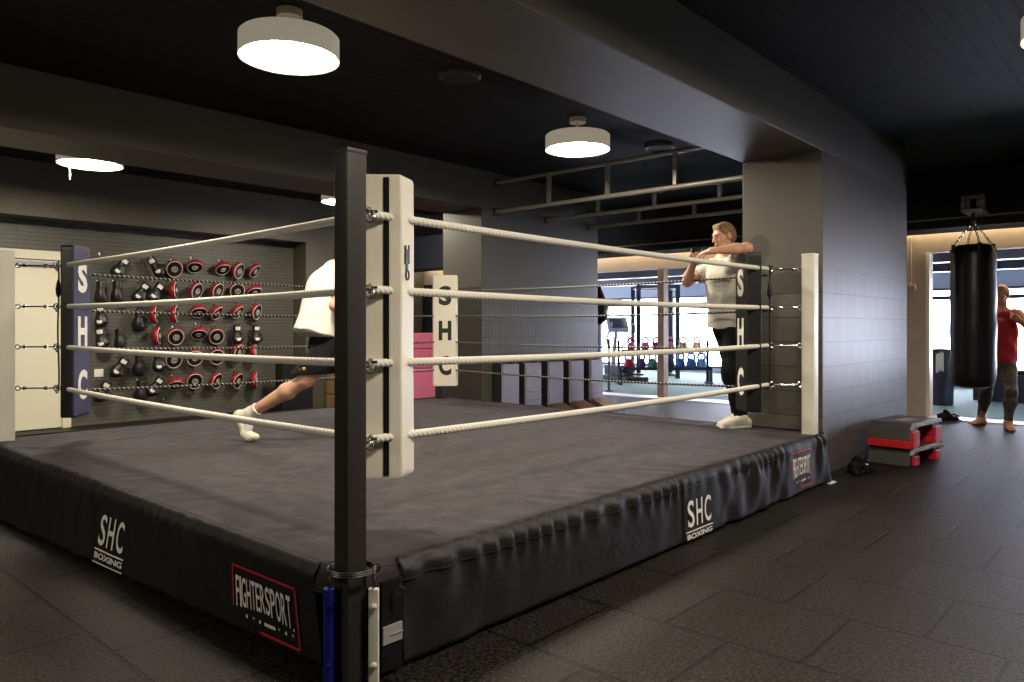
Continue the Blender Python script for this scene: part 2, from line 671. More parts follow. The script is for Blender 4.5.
struct('floor', MB().box((-2.6, -3.2, -.12), (FA + .02, 13.2, 0)), M['rubber'], 'dark speckled rubber tile floor of the boxing room', 'floor')
struct('ceiling', MB().box((-2.6, -3.2, CEIL), (FA + .2, 13.2, CEIL + .15)), M['ribs'], 'dark ribbed ceiling over the boxing room', 'ceiling')
struct('ceiling_beam', MB().box((-2.6, B1, SOFF), (PX1, B1 + BW, CEIL + .02), .006), M['wall'], 'wide dark grey ceiling beam crossing above the ring towards the right pier', 'beam')
struct('ceiling_beam', MB().box((-2.6, B2, SOFF), (QX1, B2 + BW, CEIL + .02), .006), M['wall'], 'dark grey ceiling beam behind the ring, in front of the glove wall', 'beam')
struct('wall_right_pier', MB().box((PX0, B1 + .001, 0), (PX1, B1 + BW - .001, SOFF + .01), .006), M['pier_tile'], 'grey pier with tall narrow tiles behind the right ring corner', 'wall')
struct('wall_middle_pier', MB().box((QX0, B2 + .001, 0), (QX1, B2 + BW - .001, SOFF + .01), .006), M['pier_tile'], 'grey tiled pier behind the far ring corner', 'wall')
# glove wall: a shallow niche under a dropped face
NB, NW = 10.04, 10.40
struct('wall_back', MB().box((-2.6, NW, 0), (6.6, NW + .15, CEIL + .02)), M['back_tile'], 'grey slatted back wall hung with gloves and mitts', 'wall')
struct('wall_back_upper', MB().box((-2.6, NB, 2.55), (6.43, NW + .002, CEIL + .02)), M['wall'], 'dark grey wall face above the glove wall', 'wall')
struct('wall_back_end', MB().box((6.43, NB, 0), (8.0, NW + .15, CEIL + .02)), M['wall'], 'dark grey wall end to the right of the glove wall', 'wall')
struct('wall_rear', MB().box((-2.75, -3.2, 0), (-2.6, 13.2, CEIL + .1)), M['wall_far'], 'dark grey wall behind the viewer', 'wall')
struct('wall_side', MB().box((-2.6, -3.35, 0), (FA, -3.2, CEIL + .1)), M['wall_far'], 'dark grey wall on the far right of the room', 'wall')
struct('wall_corridor', MB().box((6.4, 13.2, 0), (FA + .2, 13.35, CEIL + .1)), M['wall_far'], 'dark wall at the end of the side bay', 'wall')

# glazed front: warm header, piers, mullion, sill
fb = MB()
fb.box((FA, -3.2, 2.28), (FA + .16, 13.2, CEIL + .02))
fb.box((FA, 2.70, 0), (FA + .16, 4.40, 2.28))
fb.box((FA, 9.70, 0), (FA + .16, 13.2, 2.28))
fb.box((FA, -3.2, 0), (FA + .16, -1.6, 2.28))
struct('wall_front', fb, M['plaster'], 'warm plastered wall and header over the opening to the bright gym', 'wall')
struct('trim_1', MB().box((FA - .02, 6.84, 0), (FA + .14, 6.97, 2.28), .004), M['wood'], 'brown timber post in the wide opening to the bright gym', 'post')
struct('trim_2', MB().box((FA - .01, 2.655, 0), (FA + .18, 2.70, 2.28), .004), M['steel_white'], 'pale jamb on the left of the opening behind the punching bag', 'trim')
struct('trim_3', MB().box((FA - .22, 4.40, 0), (FA + .2, 9.70, .012), .003), M['threshold'], 'pale sill along the wide opening to the bright gym', 'sill')
struct('trim_4', MB().box((FA - .22, -1.6, 0), (FA + .2, 2.655, .012), .003), M['threshold'], 'pale sill under the opening behind the punching bag', 'sill')
struct('ceiling_bulkhead', MB().box((10.69, -3.2, 2.50), (11.28, 13.2, CEIL + .01), .005), M['black'], 'black bulkhead in front of the warm lit header', 'ceiling')
led = link('led_strip', MB().box((11.52, -2.8, 2.70), (11.56, 13.0, 2.73)), M['led'])
tag(led, 'warm light strip hidden above the plastered header', 'light strip')
pipe = link('conduit', MB().tube([(10.665, -2.6, 2.612), (10.665, 10.3, 2.612)], .012), M['rail'])
tag(pipe, 'thin pale conduit running along the black bulkhead', 'pipe')
tp = thing('wall_trunking', 'narrow vertical cable trunking on the warm wall beside the tiled pier', 'trunking', (FA - .012, 2.90, 1.80))
link('channel', MB().box((-.012, -.02, .04), (.011, .02, .72), .003), M['plaster'], tp)
link('box', MB().box((-.05, -.075, -.04), (.011, .06, .04), .006), M['plaster'], tp)

# next room
GX = 19.0
struct('floor_gym', MB().box((FA + .16, -4, -.12), (GX + .2, 16, 0)), M['turf'], 'pale green turf floor of the bright gym', 'floor')
struct('ceiling_gym', MB().box((FA + .16, -4, 2.62), (GX + .2, 16, 2.8)), M['white_far'], 'pale ceiling of the bright gym', 'ceiling')
struct('wall_gym_left', MB().box((FA + .16, 15.9, 0), (GX + .2, 16.1, 2.8)), M['white_far'], 'pale end wall of the bright gym', 'wall')
struct('wall_gym_right', MB().box((FA + .16, -4.1, 0), (GX + .2, -3.9, 2.8)), M['white_far'], 'pale right end wall of the bright gym', 'wall')
for bx in (13.9, 16.3):
    struct('ceiling_beam', MB().box((bx, -4, 2.32), (bx + .28, 16, 2.63), .005), M['navy_metal'], 'dark beam under the ceiling of the bright gym', 'beam')
wz0, wz1 = .12, 2.12
wb = MB().box((GX, -4, 0), (GX + .2, 16, wz0)).box((GX, -4, wz1), (GX + .2, 16, 2.7))
struct('wall_gym_back', wb, M['white_far'], 'window wall at the far side of the bright gym', 'wall')
ys = [-4, -1.5, 1.0, 3.5, 6.0, 8.5, 11.0, 13.5, 16]
for i in range(8):
    y0, y1 = ys[i], ys[i + 1]
    w = MB()
    for lo, hi in (((GX, y0, wz0), (GX + .1, y0 + .07, wz1)), ((GX, y1 - .07, wz0), (GX + .1, y1, wz1)),
                   ((GX, y0 + .07, wz0), (GX + .1, y1 - .07, wz0 + .06)), ((GX, y0 + .07, 1.86), (GX + .1, y1 - .07, 1.95)), ((GX, y0 + .07, wz1 - .05), (GX + .1, y1 - .07, wz1))):
        w.box(lo, hi, .004)
    wo = struct('window_%d' % (i + 1), w, M['navy_metal'], ['', '', '', '', '', '', '', ''][i] or 'tall framed window of the bright gym, number %s from the right end' % ['one', 'two', 'three', 'four', 'five', 'six', 'seven', 'eight'][i], 'window')
    link('pane', MB().box((GX + .04, y0 + .07, wz0 + .06), (GX + .05, y1 - .07, wz1 - .05)), M['glass'], wo, smooth=False)
lab_ = ['slim lit ceiling panel above the gym floor behind the punching bag', 'slim lit ceiling panel nearer the window behind the punching bag', 'slim lit ceiling panel over the kettlebell rack', 'slim lit ceiling panel over the exercise machine']
for (x, y), l in zip(((13.2, 1.9), (15.4, 1.2), (15.4, 6.9), (15.4, 9.0)), lab_):
    t = thing('ceiling_panel_light', l, 'light', (x, y, 2.60), group='lit panels of the bright gym')
    link('frame', MB().box((-.17, -.65, -.02), (.17, .65, .018), .005), M['silver'], t)
    link('diffuser', MB().box((-.14, -.62, -.026), (.14, .62, -.021)), M['panel_glow'], t)

# white door in the glove wall
d = struct('door_1', MB().box((2.18, NW - .045, .01), (3.17, NW - .004, 2.06), .004), M['door'], 'cream door at the left end of the glove wall', 'door')
dfm = MB()
for lo, hi in (((2.08, NW - .07, 0), (2.18, NW, 2.18)), ((3.17, NW - .07, 0), (3.27, NW, 2.18)), ((2.08, NW - .07, 2.07), (3.27, NW, 2.18))):
    dfm.box(lo, hi, .006)
link('door_frame', dfm, M['door'], d)
link('door_closer', MB().box((2.55, NW - .10, 1.99), (3.12, NW - .05, 2.045), .008), M['silver'], d)
link('door_handle', MB().tube([(2.27, NW - .05, 1.02), (2.27, NW - .10, 1.02), (2.40, NW - .10, 1.02)], .010), M['chrome'], d)

d2 = struct('dark_panel', MB().box((FA - .05, 10.3, .005), (FA - .003, 13.15, 2.22), .006).box((FA - .06, 11.70, .005), (FA - .045, 11.76, 2.22), .003), M['black'], 'panel added to darken the end of the side bay behind the far corner pad', 'door')  # dark panel added over the lit plaster so this bay stays dark
# ================================================================== LAMPS
def make_lamp(label, loc, cord=False):
    t = thing('ceiling_lamp', label, 'lamp', loc, group='round drum ceiling lamps')
    link('canopy', MB().lathe([(.075, -.05), (.078, -.045), (.078, -.004), (.07, 0)], 24), M['lamp_body'], t)
    link('stem', MB().tube([(0, 0, -.165), (0, 0, -.04)], .012, 10), M['lamp_body'], t)
    link('drum', MB().lathe([(.288, -.298), (.30, -.303), (.30, -.172), (.29, -.162), (0.0, -.157)], 48, cap=False), M['lamp_drum'], t)
    link('diffuser', MB().lathe([(0.0, -.302), (.15, -.301), (.27, -.298), (.288, -.292)], 48, cap=False), M['glow'], t)
    if cord:
        link('pull_cord', MB().tube([(-.18, .02, -.29), (-.18, .02, -.47)], .006, 6), M['rope_white'], t)
    return t


LZ = CEIL - .001
make_lamp('big round drum lamp over the near half of the ring', (2.51, 4.10, LZ))
make_lamp('round drum lamp over the far half of the ring', (5.60, 4.22, LZ))
make_lamp('drum lamp with a hanging cord beyond the rear beam, above the cream door', (2.80, 8.30, LZ), True)
make_lamp('drum lamp beyond the rear beam, just showing beside the black corner post', (5.90, 8.30, LZ))
make_lamp('drum lamp over the open floor, cut off by the right edge of the photo', (5.27, .425, LZ))


make_lamp('drum lamp over the open floor beside the near corner of the ring', (2.25, .50, LZ))
make_lamp('drum lamp to the left of the ring, over the open floor', (-1.95, 4.1, LZ))


def disc_speaker(label, x, y):
    t = thing('ceiling_speaker', label, 'speaker', (x, y, CEIL), group='round ceiling speakers')
    link('rim', MB().lathe([(.125, -.022), (.15, -.03), (.165, -.018), (.17, .003)], 40, cap=False), M['dark_metal'], t)
    link('grille', MB().lathe([(0, -.02), (.128, -.02)], 40, cap=False), M['black'], t)


disc_speaker('round dark ceiling speaker between the two lamps over the ring', 4.04, 4.18)
disc_speaker('round dark ceiling speaker above the first steel rail', 7.06, 4.22)

# ================================================================== CEILING RAILS
def rail_frame(label, X, upper, y0, y1):  # upper: a tall frame, else a low one
    t = thing('ceiling_rail', label, 'rail', (X, 0, 0), group='steel bag rails between the piers')
    zl, zu = 2.705, (3.07 if upper else 2.90)
    link('lower_tube', MB().tube([(0, y0, zl), (0, y1, zl)], .026, 12), M['rail'], t)
    link('upper_tube', MB().tube([(0, y0, zu), (0, y1, zu)], .022, 10), M['rail'] if upper else M['steel_black'], t)
    for y in (5.64, 4.80, 3.95, 3.12):
        if y0 < y < y1:
            link('hanger', MB().box((-.022, y - .022, zl + .02), (.022, y + .022, zu), .004), M['rail'], t)
    for z in (zl, zu):
        link('bracket', MB().box((-.05, y1 - .006, z - .05), (.05, y1 + .012, z + .05), .006).lathe([(.012, 0), (.016, .02)], 8, Matrix.Translation((.03, y1 - .01, z + .03)) @ Matrix.Rotation(PI / 2, 4, 'X')), M['dark_metal'], t)


rail_frame('steel ceiling rail nearest the ring, with a second tube close to the ceiling', 6.92, True, B1 + BW - .03, B2 - .005)
rail_frame('steel ceiling rail second from the ring', 7.92, False, B1 + BW - .03, B2 - .005)
rail_frame('steel ceiling rail farthest from the ring', 8.90, False, B1 + BW - .03, B2 - .005)
# ================================================================== BOXING RING
X0, X1, Y0, Y1, PZ = 1.53, 6.20, 2.16, 6.80, .395
ring = thing('boxing_ring', 'low boxing ring with grey canvas, black printed skirts and four corner posts', 'boxing ring', (0, 0, 0))


def outline(inset):
    """canvas outline, the near corner cut off where the skirts end"""
    i = inset
    return [(X0 + i, 2.30 + i * .4), (1.76 + i * .4, Y0 + i), (X1 - i, Y0 + i), (X1 - i, Y1 - i), (X0 + i, Y1 - i)]


deck = MB()
o1, o2, o3 = outline(0.0), outline(.02), outline(.05)
lv = [(o1, .0, 0), (o1, PZ - .05, 0), (o2, PZ - .012, 0), (o3, PZ, 0)]
vs = [(x, y, z + (.30 if j == 0 else 0)) for j, (o, z, _) in enumerate(lv) for x, y in o]
fs = [(j * 5 + k, j * 5 + (k + 1) % 5, (j + 1) * 5 + (k + 1) % 5, (j + 1) * 5 + k) for j in range(3) for k in range(5)]
deck.add(vs, fs + [(4, 3, 2, 1, 0)])
# top as a fine sheet with soft dents
def cz(x, y):
    e = min(x - X0, X1 - x, y - Y0, Y1 - y)
    w = .0025 * (math.sin(x * 5.1 + 2 * math.sin(y * 2.3)) + math.sin(y * 4.3 - 1.7 * x))
    if e < .5:
        w += .006 * (1 - e / .5) * math.sin(24 * (x if min(x - X0, X1 - x) > min(y - Y0, Y1 - y) else y) + 3 * math.sin(7 * (x + y)))
    return PZ + w * min(1, max(0, (e - .05) / .08))


nx, ny = 150, 150
tv, tf, tid = [], [], {}
for j in range(ny + 1):
    for i in range(nx + 1):
        x = X0 + .05 + (X1 - X0 - .1) * i / nx
        y = Y0 + .05 + (Y1 - Y0 - .1) * j / ny
        # slide the near corner onto the cut
        cut = (x - o3[0][0]) / (o3[1][0] - o3[0][0]) + (y - o3[1][1]) / (o3[0][1] - o3[1][1])
        if cut < 1 and x < o3[1][0] and y < o3[0][1]:
            sh = (1 - cut)
            x, y = x + sh * (o3[1][0] - o3[0][0]) * .5, y + sh * (o3[0][1] - o3[1][1]) * .5
        tv.append((x, y, cz(x, y)))
for j in range(ny):
    for i in range(nx):
        a = j * (nx + 1) + i
        tf.append((a, a + 1, a + nx + 2, a + nx + 1))
deck.add(tv, tf)
lab(link('canvas', deck, M['canvas'], ring, angle=60), 'grey suede canvas of the ring floor')

ZB = .015


def ripple(s, t, seed):
    g = .5 + .5 * math.sin(1.3 * s + seed)
    w = .010 * math.sin(9 * s + seed + 2.2 * t) + .008 * math.sin(17 * s + 1.7 * seed - 3 * t + math.sin(3 * s)) + .006 * math.sin(31 * s + seed * 2 + 4 * t)
    top = .0085 * math.sin(52 * s + 4 * math.sin(5 * s)) * math.exp(-((t - .16) / .16) ** 2)
    return w * g * min(1, t * 3) + top


def calm(s, spans):
    k = 1.0
    for a, b in spans:
        if a - .12 < s < b + .12:
            e = max(0, a - s, s - b) / .12
            k = min(k, e)
    return k


def skirt_right(s, z):            # faces the viewer's right, runs along X
    t = (PZ - z) / (PZ - ZB)
    out = .012 + .012 * t + 1.35 * ripple(s, t, .7) * (.25 + .75 * calm(s, [(3.85, 4.22), (5.38, 5.86)])) - .035 * math.exp(-((t - .0) / .06) ** 2)
    return Vector((s, Y0 - out, z))


def skirt_left(s, z):             # runs along Y, leans out at the foot
    t = (PZ - z) / (PZ - ZB)
    out = .012 + (-.04 + .058 * (s - 2.45)) * t + .6 * ripple(s, t, 2.1) * (.15 + .85 * calm(s, [(2.4, 2.92), (3.85, 4.25)])) - .035 * math.exp(-(t / .06) ** 2)
    return Vector((X0 - out, s, z))


def skirt(name, fn, s0, s1, flip, label, nz=22, round_ends=None):
    n = int(abs(s1 - s0) / .014)
    mb = MB().grid(lambda u, v: fn(s0 + (s1 - s0) * u, PZ + .004 - (PZ + .004 - ZB) * v), n, nz)
    if flip:
        mb.f = [f[::-1] for f in mb.f]
    o = link(name, mb, M['apron'], ring, angle=None)
    so = o.modifiers.new('cloth', 'SOLIDIFY')
    so.thickness = .005
    so.offset = -1
    return lab(o, label)


sk_r = skirt('skirt', skirt_right, 1.78, X1 - .04, True, 'black skirt with white and red prints on the right side')
sk_l = skirt('skirt', skirt_left, 2.33, Y1, False, 'black skirt with white and red prints on the left side')
sk_b = skirt('skirt', lambda s, z: Vector((s, Y1 + .012 + .03 * (PZ - z), z)), X0, X1, False, 'black skirt on the glove wall side', 6)
sk_f = skirt('skirt', lambda s, z: Vector((X1 + .012 + .03 * (PZ - z), s, z)), Y0 + .03, Y1, True, 'black skirt on the far right side', 6)
# seams of the right skirt
seam = MB().tube([skirt_right(s / 50, .318) + Vector((0, -.002, 0)) for s in range(89, 308)], .0028, 5)
seam.tube([skirt_right(3.84, z / 40) + Vector((0, -.003, 0)) for z in range(1, 16)], .004, 5)
link('seam', seam, M['apron'], sk_r)


def over(fn, dx, dy):
    return lambda u, v: fn(u, v) + Vector((dx, dy, 0))


R_ = over(skirt_right, 0, -.007)
L_ = over(skirt_left, -.007, 0)


def club_print(fn, s0, s1, z0, z1, par, full):
    mb = MB()
    w = s1 - s0
    zt = z0 + (z1 - z0) * .34
    for i, ch in enumerate('SHC'):
        put_text(mb, ch, fn, (s0 + w * (.04 + .335 * i), zt, s0 + w * (.29 + .335 * i), z1), .012)
    put_line(mb, fn, (s0 - .03 * w, zt - .10 * (z1 - z0)), (s0 + 1.03 * w, zt - .10 * (z1 - z0)), .008)
    put_text(mb, 'BOXING', fn, (s0, z0 + .05 * (z1 - z0), s1, zt - .16 * (z1 - z0)), .03)
    if full:
        put_line(mb, fn, (s0 - .03 * w, z0 - .008), (s0 + 1.03 * w, z0 - .008), .006)
    lab(link('club_print', mb, M['ink_white'], par, smooth=False), 'white club lettering')


club_print(R_, 3.87, 4.17, .012, .245, sk_r, False)
club_print(lambda u, v: L_(8.1 - u, v), 8.1 - 4.255, 8.1 - 3.935, .035, .268, sk_l, True)


def maker_print(fn, s0, s1, z0, z1, par):
    w, h = s1 - s0, z1 - z0
    fr = MB()
    put_line(fr, fn, (s0, z1), (s1, z1), .009)
    put_line(fr, fn, (s0, z1), (s0, z0 + .28 * h), .008)
    put_line(fr, fn, (s1, z1), (s1, z0), .008)
    put_line(fr, fn, (s0 + .42 * w, z0), (s1, z0), .012)
    lab(link('red_frame', fr, M['ink_red'], par, smooth=False), 'red frame round the maker lettering')
    tx = MB()

    def bow(x, y):
        k = .62 + .38 * abs(2 * x - 1) ** 1.2
        return x, .98 - (1 - y) * k
    word = 'FIGHTERSPORT.'
    ws = [.8, .45, 1, 1, .9, .9, 1, 1, 1, 1.05, 1, .9, .3]
    tot, x = sum(ws), 0
    for ch, cw in zip(word, ws):
        a, b = x / tot, (x + cw * .86) / tot
        x += cw
        A = s0 + w * (.05 + .90 * a)
        B = s0 + w * (.05 + .90 * b)
        hh = .98
        if ch == '.':
            put_text(tx, '.', fn, (A, z0 + .27 * h, B, z0 + .32 * h), .02)
            continue
        mid = (a + b) / 2
        zb = z0 + h * (.84 - .55 * (.86 + .14 * abs(2 * mid - 1) ** 1.2))
        put_text(tx, ch, fn, (A, zb, B, z0 + .84 * h), .006)
    for i, q in enumerate((.2, .31, .41, .70, .80, .90)):
        put_text(tx, '*' if i % 2 else '.', fn, (s0 + w * q, z0 + .15 * h, s0 + w * q + .014, z0 + .15 * h + .016), .05)
    put_line(tx, fn, (s0 + .49 * w, z0 + .18 * h), (s0 + .66 * w, z0 + .18 * h), .014)
    lab(link('maker_print', tx, M['ink_white'], par, smooth=False), 'white maker lettering with stars')


maker_print(R_, 5.42, 5.80, .06, .325, sk_r)
maker_print(lambda u, v: L_(8.1 - u, v), 8.1 - 2.905, 8.1 - 2.455, .045, .280, sk_l)

# frame under the open near corner, straps
fl = MB().box((1.60, 2.30, .0), (1.66, 2.36, PZ - .03)).box((1.78, 2.24, 0), (6.2, 2.30, .33)).box((1.60, 2.34, 0), (1.66, 6.7, .33))
lab(link('underframe', fl, M['steel_black'], ring), 'black frame under the canvas')
bt = MB().tube([(1.515, 2.222, 0), (1.515, 2.222, PZ - .055)], .020, 14)
for z in (.08, .29):
    bt.lathe([(.008, 0), (.008, .004), (0, .006)], 10, Matrix.Translation((1.502, 2.206, z)) @ Matrix.Rotation(PI / 2, 4, 'X'))
lab(link('frame_tube', bt, M['steel_blue'], ring), 'blue steel tube beside the near post')
TB_ = Matrix.Translation((1.628, 2.118, 0)) @ Matrix.Rotation(-.83, 4, 'Z')
wbx = MB().box((-.018, -.012, 0), (.018, .012, PZ - .06), .004, T=TB_)
for z in (.07, .275):
    wbx.lathe([(.010, 0), (.010, .006), (.006, .009), (0, .009)], 12, TB_ @ Matrix.Translation((.003, -.012, z)) @ Matrix.Rotation(PI / 2, 4, 'X'))
lab(link('frame_bar', wbx, M['steel_white'], ring), 'white steel bar with bolts beside the near post')
hk = MB().ring((1.632, 2.122, PZ - .035), (1, -.6, 0), .022, .004).ring((1.640, 2.125, PZ + .005), (0, 1, .3), .020, .004)
hk.tube([(1.645, 2.12, PZ + .01), (1.70, 2.09, PZ + .016), (1.722, 2.085, PZ - .02), (1.720, 2.085, PZ - .07)], .003, 6)
hk.ring((1.72, 2.085, PZ - .085), (1, 1, 0), .015, .0035)
link('hook', MB().ring((1.515, 2.222, PZ - .03), (1, -.6, 0), .020, .004), M['dark_metal'], ring)
link('hook', hk, M['dark_metal'], ring)
st = MB().box((1.665, 2.120, .02), (1.76, 2.135, PZ - .05), .004)
link('strap', st, M['cloth_black'], ring)
link('strap_patch', MB().box((1.668, 2.114, .12), (1.755, 2.121, .185), .001).box((1.700, 2.111, .148), (1.756, 2.115, .154), .001), M['step_edge'], ring)
cr = MB()
PN = (1.585, 2.19)
for k in range(3):
    cr.ring((PN[0], PN[1], PZ - .005 + .007 * k), (.03, .02, 1), .082, .0036, 28)
link('tie_cord', cr, M['dark_metal'], ring)

# ---- posts
posts = {'near': (1.583, 2.192, 1.868), 'right': (6.085, 2.255, 1.835), 'left': (1.65, 6.63, 1.826), 'far': (6.12, 6.66, 1.85)}
RX0, RX1, RY0, RY1 = 1.91, 5.83, 2.50, 6.35
RZ = [1.715, 1.405, 1.10, .787]
cor = {'near': (RX0, RY0), 'right': (RX1, RY0), 'left': (RX0 + .03, RY1), 'far': (RX1 + .04, RY1 - .04)}
for key, (px_, py_, pz_) in posts.items():
    dk = key in ('near', 'far')
    hw = .041 if key == 'near' else .05
    p = link('corner_post', MB().box((px_ - hw, py_ - hw, 0), (px_ + hw, py_ + hw, pz_), .006), M['steel_black'] if dk else M['steel_white'], ring)
    lab(p, {'near': 'black square post at the near corner', 'right': 'white square post at the right corner', 'left': 'white square post at the left corner', 'far': 'black square post at the far corner'}[key])
    link('post_cap', MB().box((px_ - hw - .002, py_ - hw - .002, pz_ - .012), (px_ + hw + .002, py_ + hw + .002, pz_ + .004), .003), M['steel_black'] if dk else M['steel_white'], p)
    if key == 'right':
        link('foot_plate', MB().box((px_ + .02, py_ - .16, 0.0), (px_ + .14, py_ - .05, .012), .003), M['steel_white'], p)
    cx, cy = cor[key]
    dirv = Vector((cx - px_, cy - py_, 0))
    L = dirv.length
    dirv.normalize()
    for z in RZ:
        a = Vector((px_, py_, z)) + dirv * (hw * 1.2)
        tb = MB()
        e0 = a + dirv * .028
        e1 = Vector((cx, cy, z)) - dirv * .03
        s_ = Vector((-dirv.y, dirv.x, 0))
        tb.ring(e0, s_, .017, .0045, 16, 6)
        tb.tube([e0 + dirv * .018, e1 - dirv * .07], .0055, 8)
        b0, b1 = e0 + dirv * .05, e1 - dirv * .08
        for q in (-1, 1):
            tb.tube([b0 + s_ * .011 * q, b1 + s_ * .011 * q], .0045, 6)
        for c in (b0, b1):
            tb.tube([c - dirv * .010, c + dirv * .010], .014, 10)
        tb.ring(e1 - dirv * .045, Vector((0, 0, 1)), .020, .005, 14, 6)
        tb.ring(e1 - dirv * .005, s_, .021, .005, 14, 6)
        tb.tube([e1 + s_ * .03 + Vector((0, 0, .006)), e1 - s_ * .03 + Vector((0, 0, .006))], .007, 8)
        tb.ring(e1 + Vector((0, 0, -.02)), dirv, .018, .005, 12, 6)
        link('turnbuckle', tb, M['chrome'], p)


def rope_mesh(a, b, r, pitch, lobes, sag=.012, depth=.30, fleck=False):
    a, b = Vector(a), Vector(b)
    L = (b - a).length
    n = int(L / (pitch / 7))
    t = (b - a).normalized()
    s_ = Vector((-t.y, t.x, 0))
    u_ = Vector((0, 0, 1))
    m = 15
    vs, fs, mi = [], [], []
    for i in range(n + 1):
        f = i / n
        c = a.lerp(b, f) - u_ * (4 * sag * f * (1 - f))
        ph = 2 * PI * f * L / (pitch * lobes)
        for k in range(m):
            q = 2 * PI * k / m
            rr = r * (1 - depth * .5 + depth * .5 * abs(math.cos(lobes * (q - ph) / 2)) * 1.0)
            vs.append(c + rr * (math.cos(q) * s_ + math.sin(q) * u_))
    for i in range(n):
        ph = 2 * PI * (i / n) * L / (pitch * lobes)
        for k in range(m):
            k2 = (k + 1) % m
            fs.append((i * m + k, i * m + k2, (i + 1) * m + k2, (i + 1) * m + k))
            q = (2 * PI * (k + .5) / m - ph) % (2 * PI)
            mi.append(1 if fleck and min(q, 2 * PI - q) < .55 else 0)
    mb = MB()
    mb.v, mb.f, mb.m = vs, fs, mi
    return mb


sides = [('near', 'right', True, 'right side'), ('near', 'left', True, 'left side'), ('left', 'far', False, 'glove wall side'), ('right', 'far', False, 'far right side')]
ordn = ['top', 'second', 'third', 'lowest']
for a, b, wh, nm in sides:
    for z, od, dz in zip(RZ, ordn, (.05, .025, .015, .02)):
        z = z if wh else z - dz
        pa, pb = (*cor[a], z), (*cor[b], z)
        if wh:
            mb = rope_mesh(pa, pb, .0185, .026, 3, depth=.42)
            o = link('rope', mb, M['rope_white'], ring, angle=None)
        else:
            mb = rope_mesh(pa, pb, .0095, .018, 2, sag=.025, fleck=True)
            o = link('rope', mb, [M['rope_black'], M['fleck']], ring, angle=None)
        lab(o, '%s %s rope on the %s' % (od, 'white' if wh else 'black', nm))
# corner ties joining the four levels
for key in ('left', 'right', 'far'):
    cx, cy = cor[key]
    sg = Vector((posts[key][0] - cx, posts[key][1] - cy, 0)).normalized() * .02
    tb = MB().tube([(cx + sg.x + .004 * math.sin(z * 9), cy + sg.y, z) for z in np.linspace(.77, 1.75, 24)], .006, 6)
    tb.lathe([(0.005, 0), (.018, .03), (.02, .07), (.012, .12), (.005, .14)], 10, Matrix.Translation((cx + sg.x, cy + sg.y, 1.47)))
    lab(link('corner_tie', tb, M['rope_black'], ring), 'black cord tying the ropes at the %s corner' % key)

# ================================================================== CORNER PADS
def corner_pad(label, key, m, w, th, z0, z1, off, letters=None, ink=None, ti=.94, side=None):
    """pad hung inside the ropes of a corner; local -Y is the outside, +Y faces the ring"""
    cx, cy = cor[key]
    c = Vector((cx, cy, 0))
    mid = Vector(((RX0 + RX1) / 2, (RY0 + RY1) / 2, 0))
    dv = {'near': Vector((1, 1, 0)), 'right': Vector((-1, 1, 0)), 'left': Vector((1, -1, 0)), 'far': Vector((-1, -1, 0))}[key].normalized()
    loc = c + dv * off
    rz = math.atan2(dv.y, dv.x) - PI / 2
    t = thing('corner_pad', label, 'corner pad', (loc.x, loc.y, z0), rz, 'corner pads of the ring')
    h = z1 - z0
    nz = 26
    prof = []

    def sec(z):
        k = .012 * math.sin(z * 7 + 1) * .3
        e = min(1, min(z, h - z) / .015)
        ww, tt = w / 2 - .005 * (1 - e) + k * .3, th
        pts = []
        for (x, y) in ((-.5, 0), (.5, 0), (.46, 1), (-.46, 1)):
            pts.append((x, y))
        rr = .014
        out = []
        corners = [(-ww, 0), (ww, 0), (ww * ti, tt), (-ww * ti, tt)]
        n = 4
        for i, (x, y) in enumerate(corners):
            sx, sy = (-1 if x < 0 else 1), (-1 if y < tt / 2 else 1)
            ccx, ccy = x - sx * rr, y - sy * rr
            a0 = {(-1, -1): PI, (1, -1): 1.5 * PI, (1, 1): 0, (-1, 1): .5 * PI}[(sx, sy)]
            for q in range(n + 1):
                a = a0 + PI / 2 * q / n
                out.append((ccx + rr * math.cos(a), ccy + rr * math.sin(a)))
        return out
    vs, fs = [], []
    zs = [0, .006, .02, .04] + [.04 + (h - .08) * i / nz for i in range(1, nz)] + [h - .04, h - .02, h - .006, h]
    for z in zs:
        sh = 1 - (.03 if z in (0, h) else 0)
        for x, y in sec(z):
            vs.append((x * sh, (y - th / 2) * sh + th / 2, z))
    n = 20
    for j in range(len(zs) - 1):
        for k in range(n):
            fs.append((j * n + k, j * n + (k + 1) % n, (j + 1) * n + (k + 1) % n, (j + 1) * n + k))
    fs.append(tuple(range(n - 1, -1, -1)))
    fs.append(tuple((len(zs) - 1) * n + k for k in range(n)))
    cm = MB().add(vs, fs)
    if side:
        for i, f in enumerate(cm.f):
            cm.m[i] = 0 if sum(cm.v[q][1] for q in f) / len(f) > th * .80 and len(f) == 4 else 1
    link('cushion', cm, [m, side] if side else m, t)
    if letters:
        for i, ch in enumerate(letters):
            zc = h * (.815 - .315 * i)
            lm = MB()
            # read from inside the ring: +X local is on the reader's left
            put_text(lm, ch, lambda u, v: Vector((-u, th + .0025, v)), (-w * .25, zc - h * .088, w * .25, zc + h * .088), .045)
            lab(link('letter', lm, ink, t, smooth=False), 'printed letter ' + ch)
    return t, h


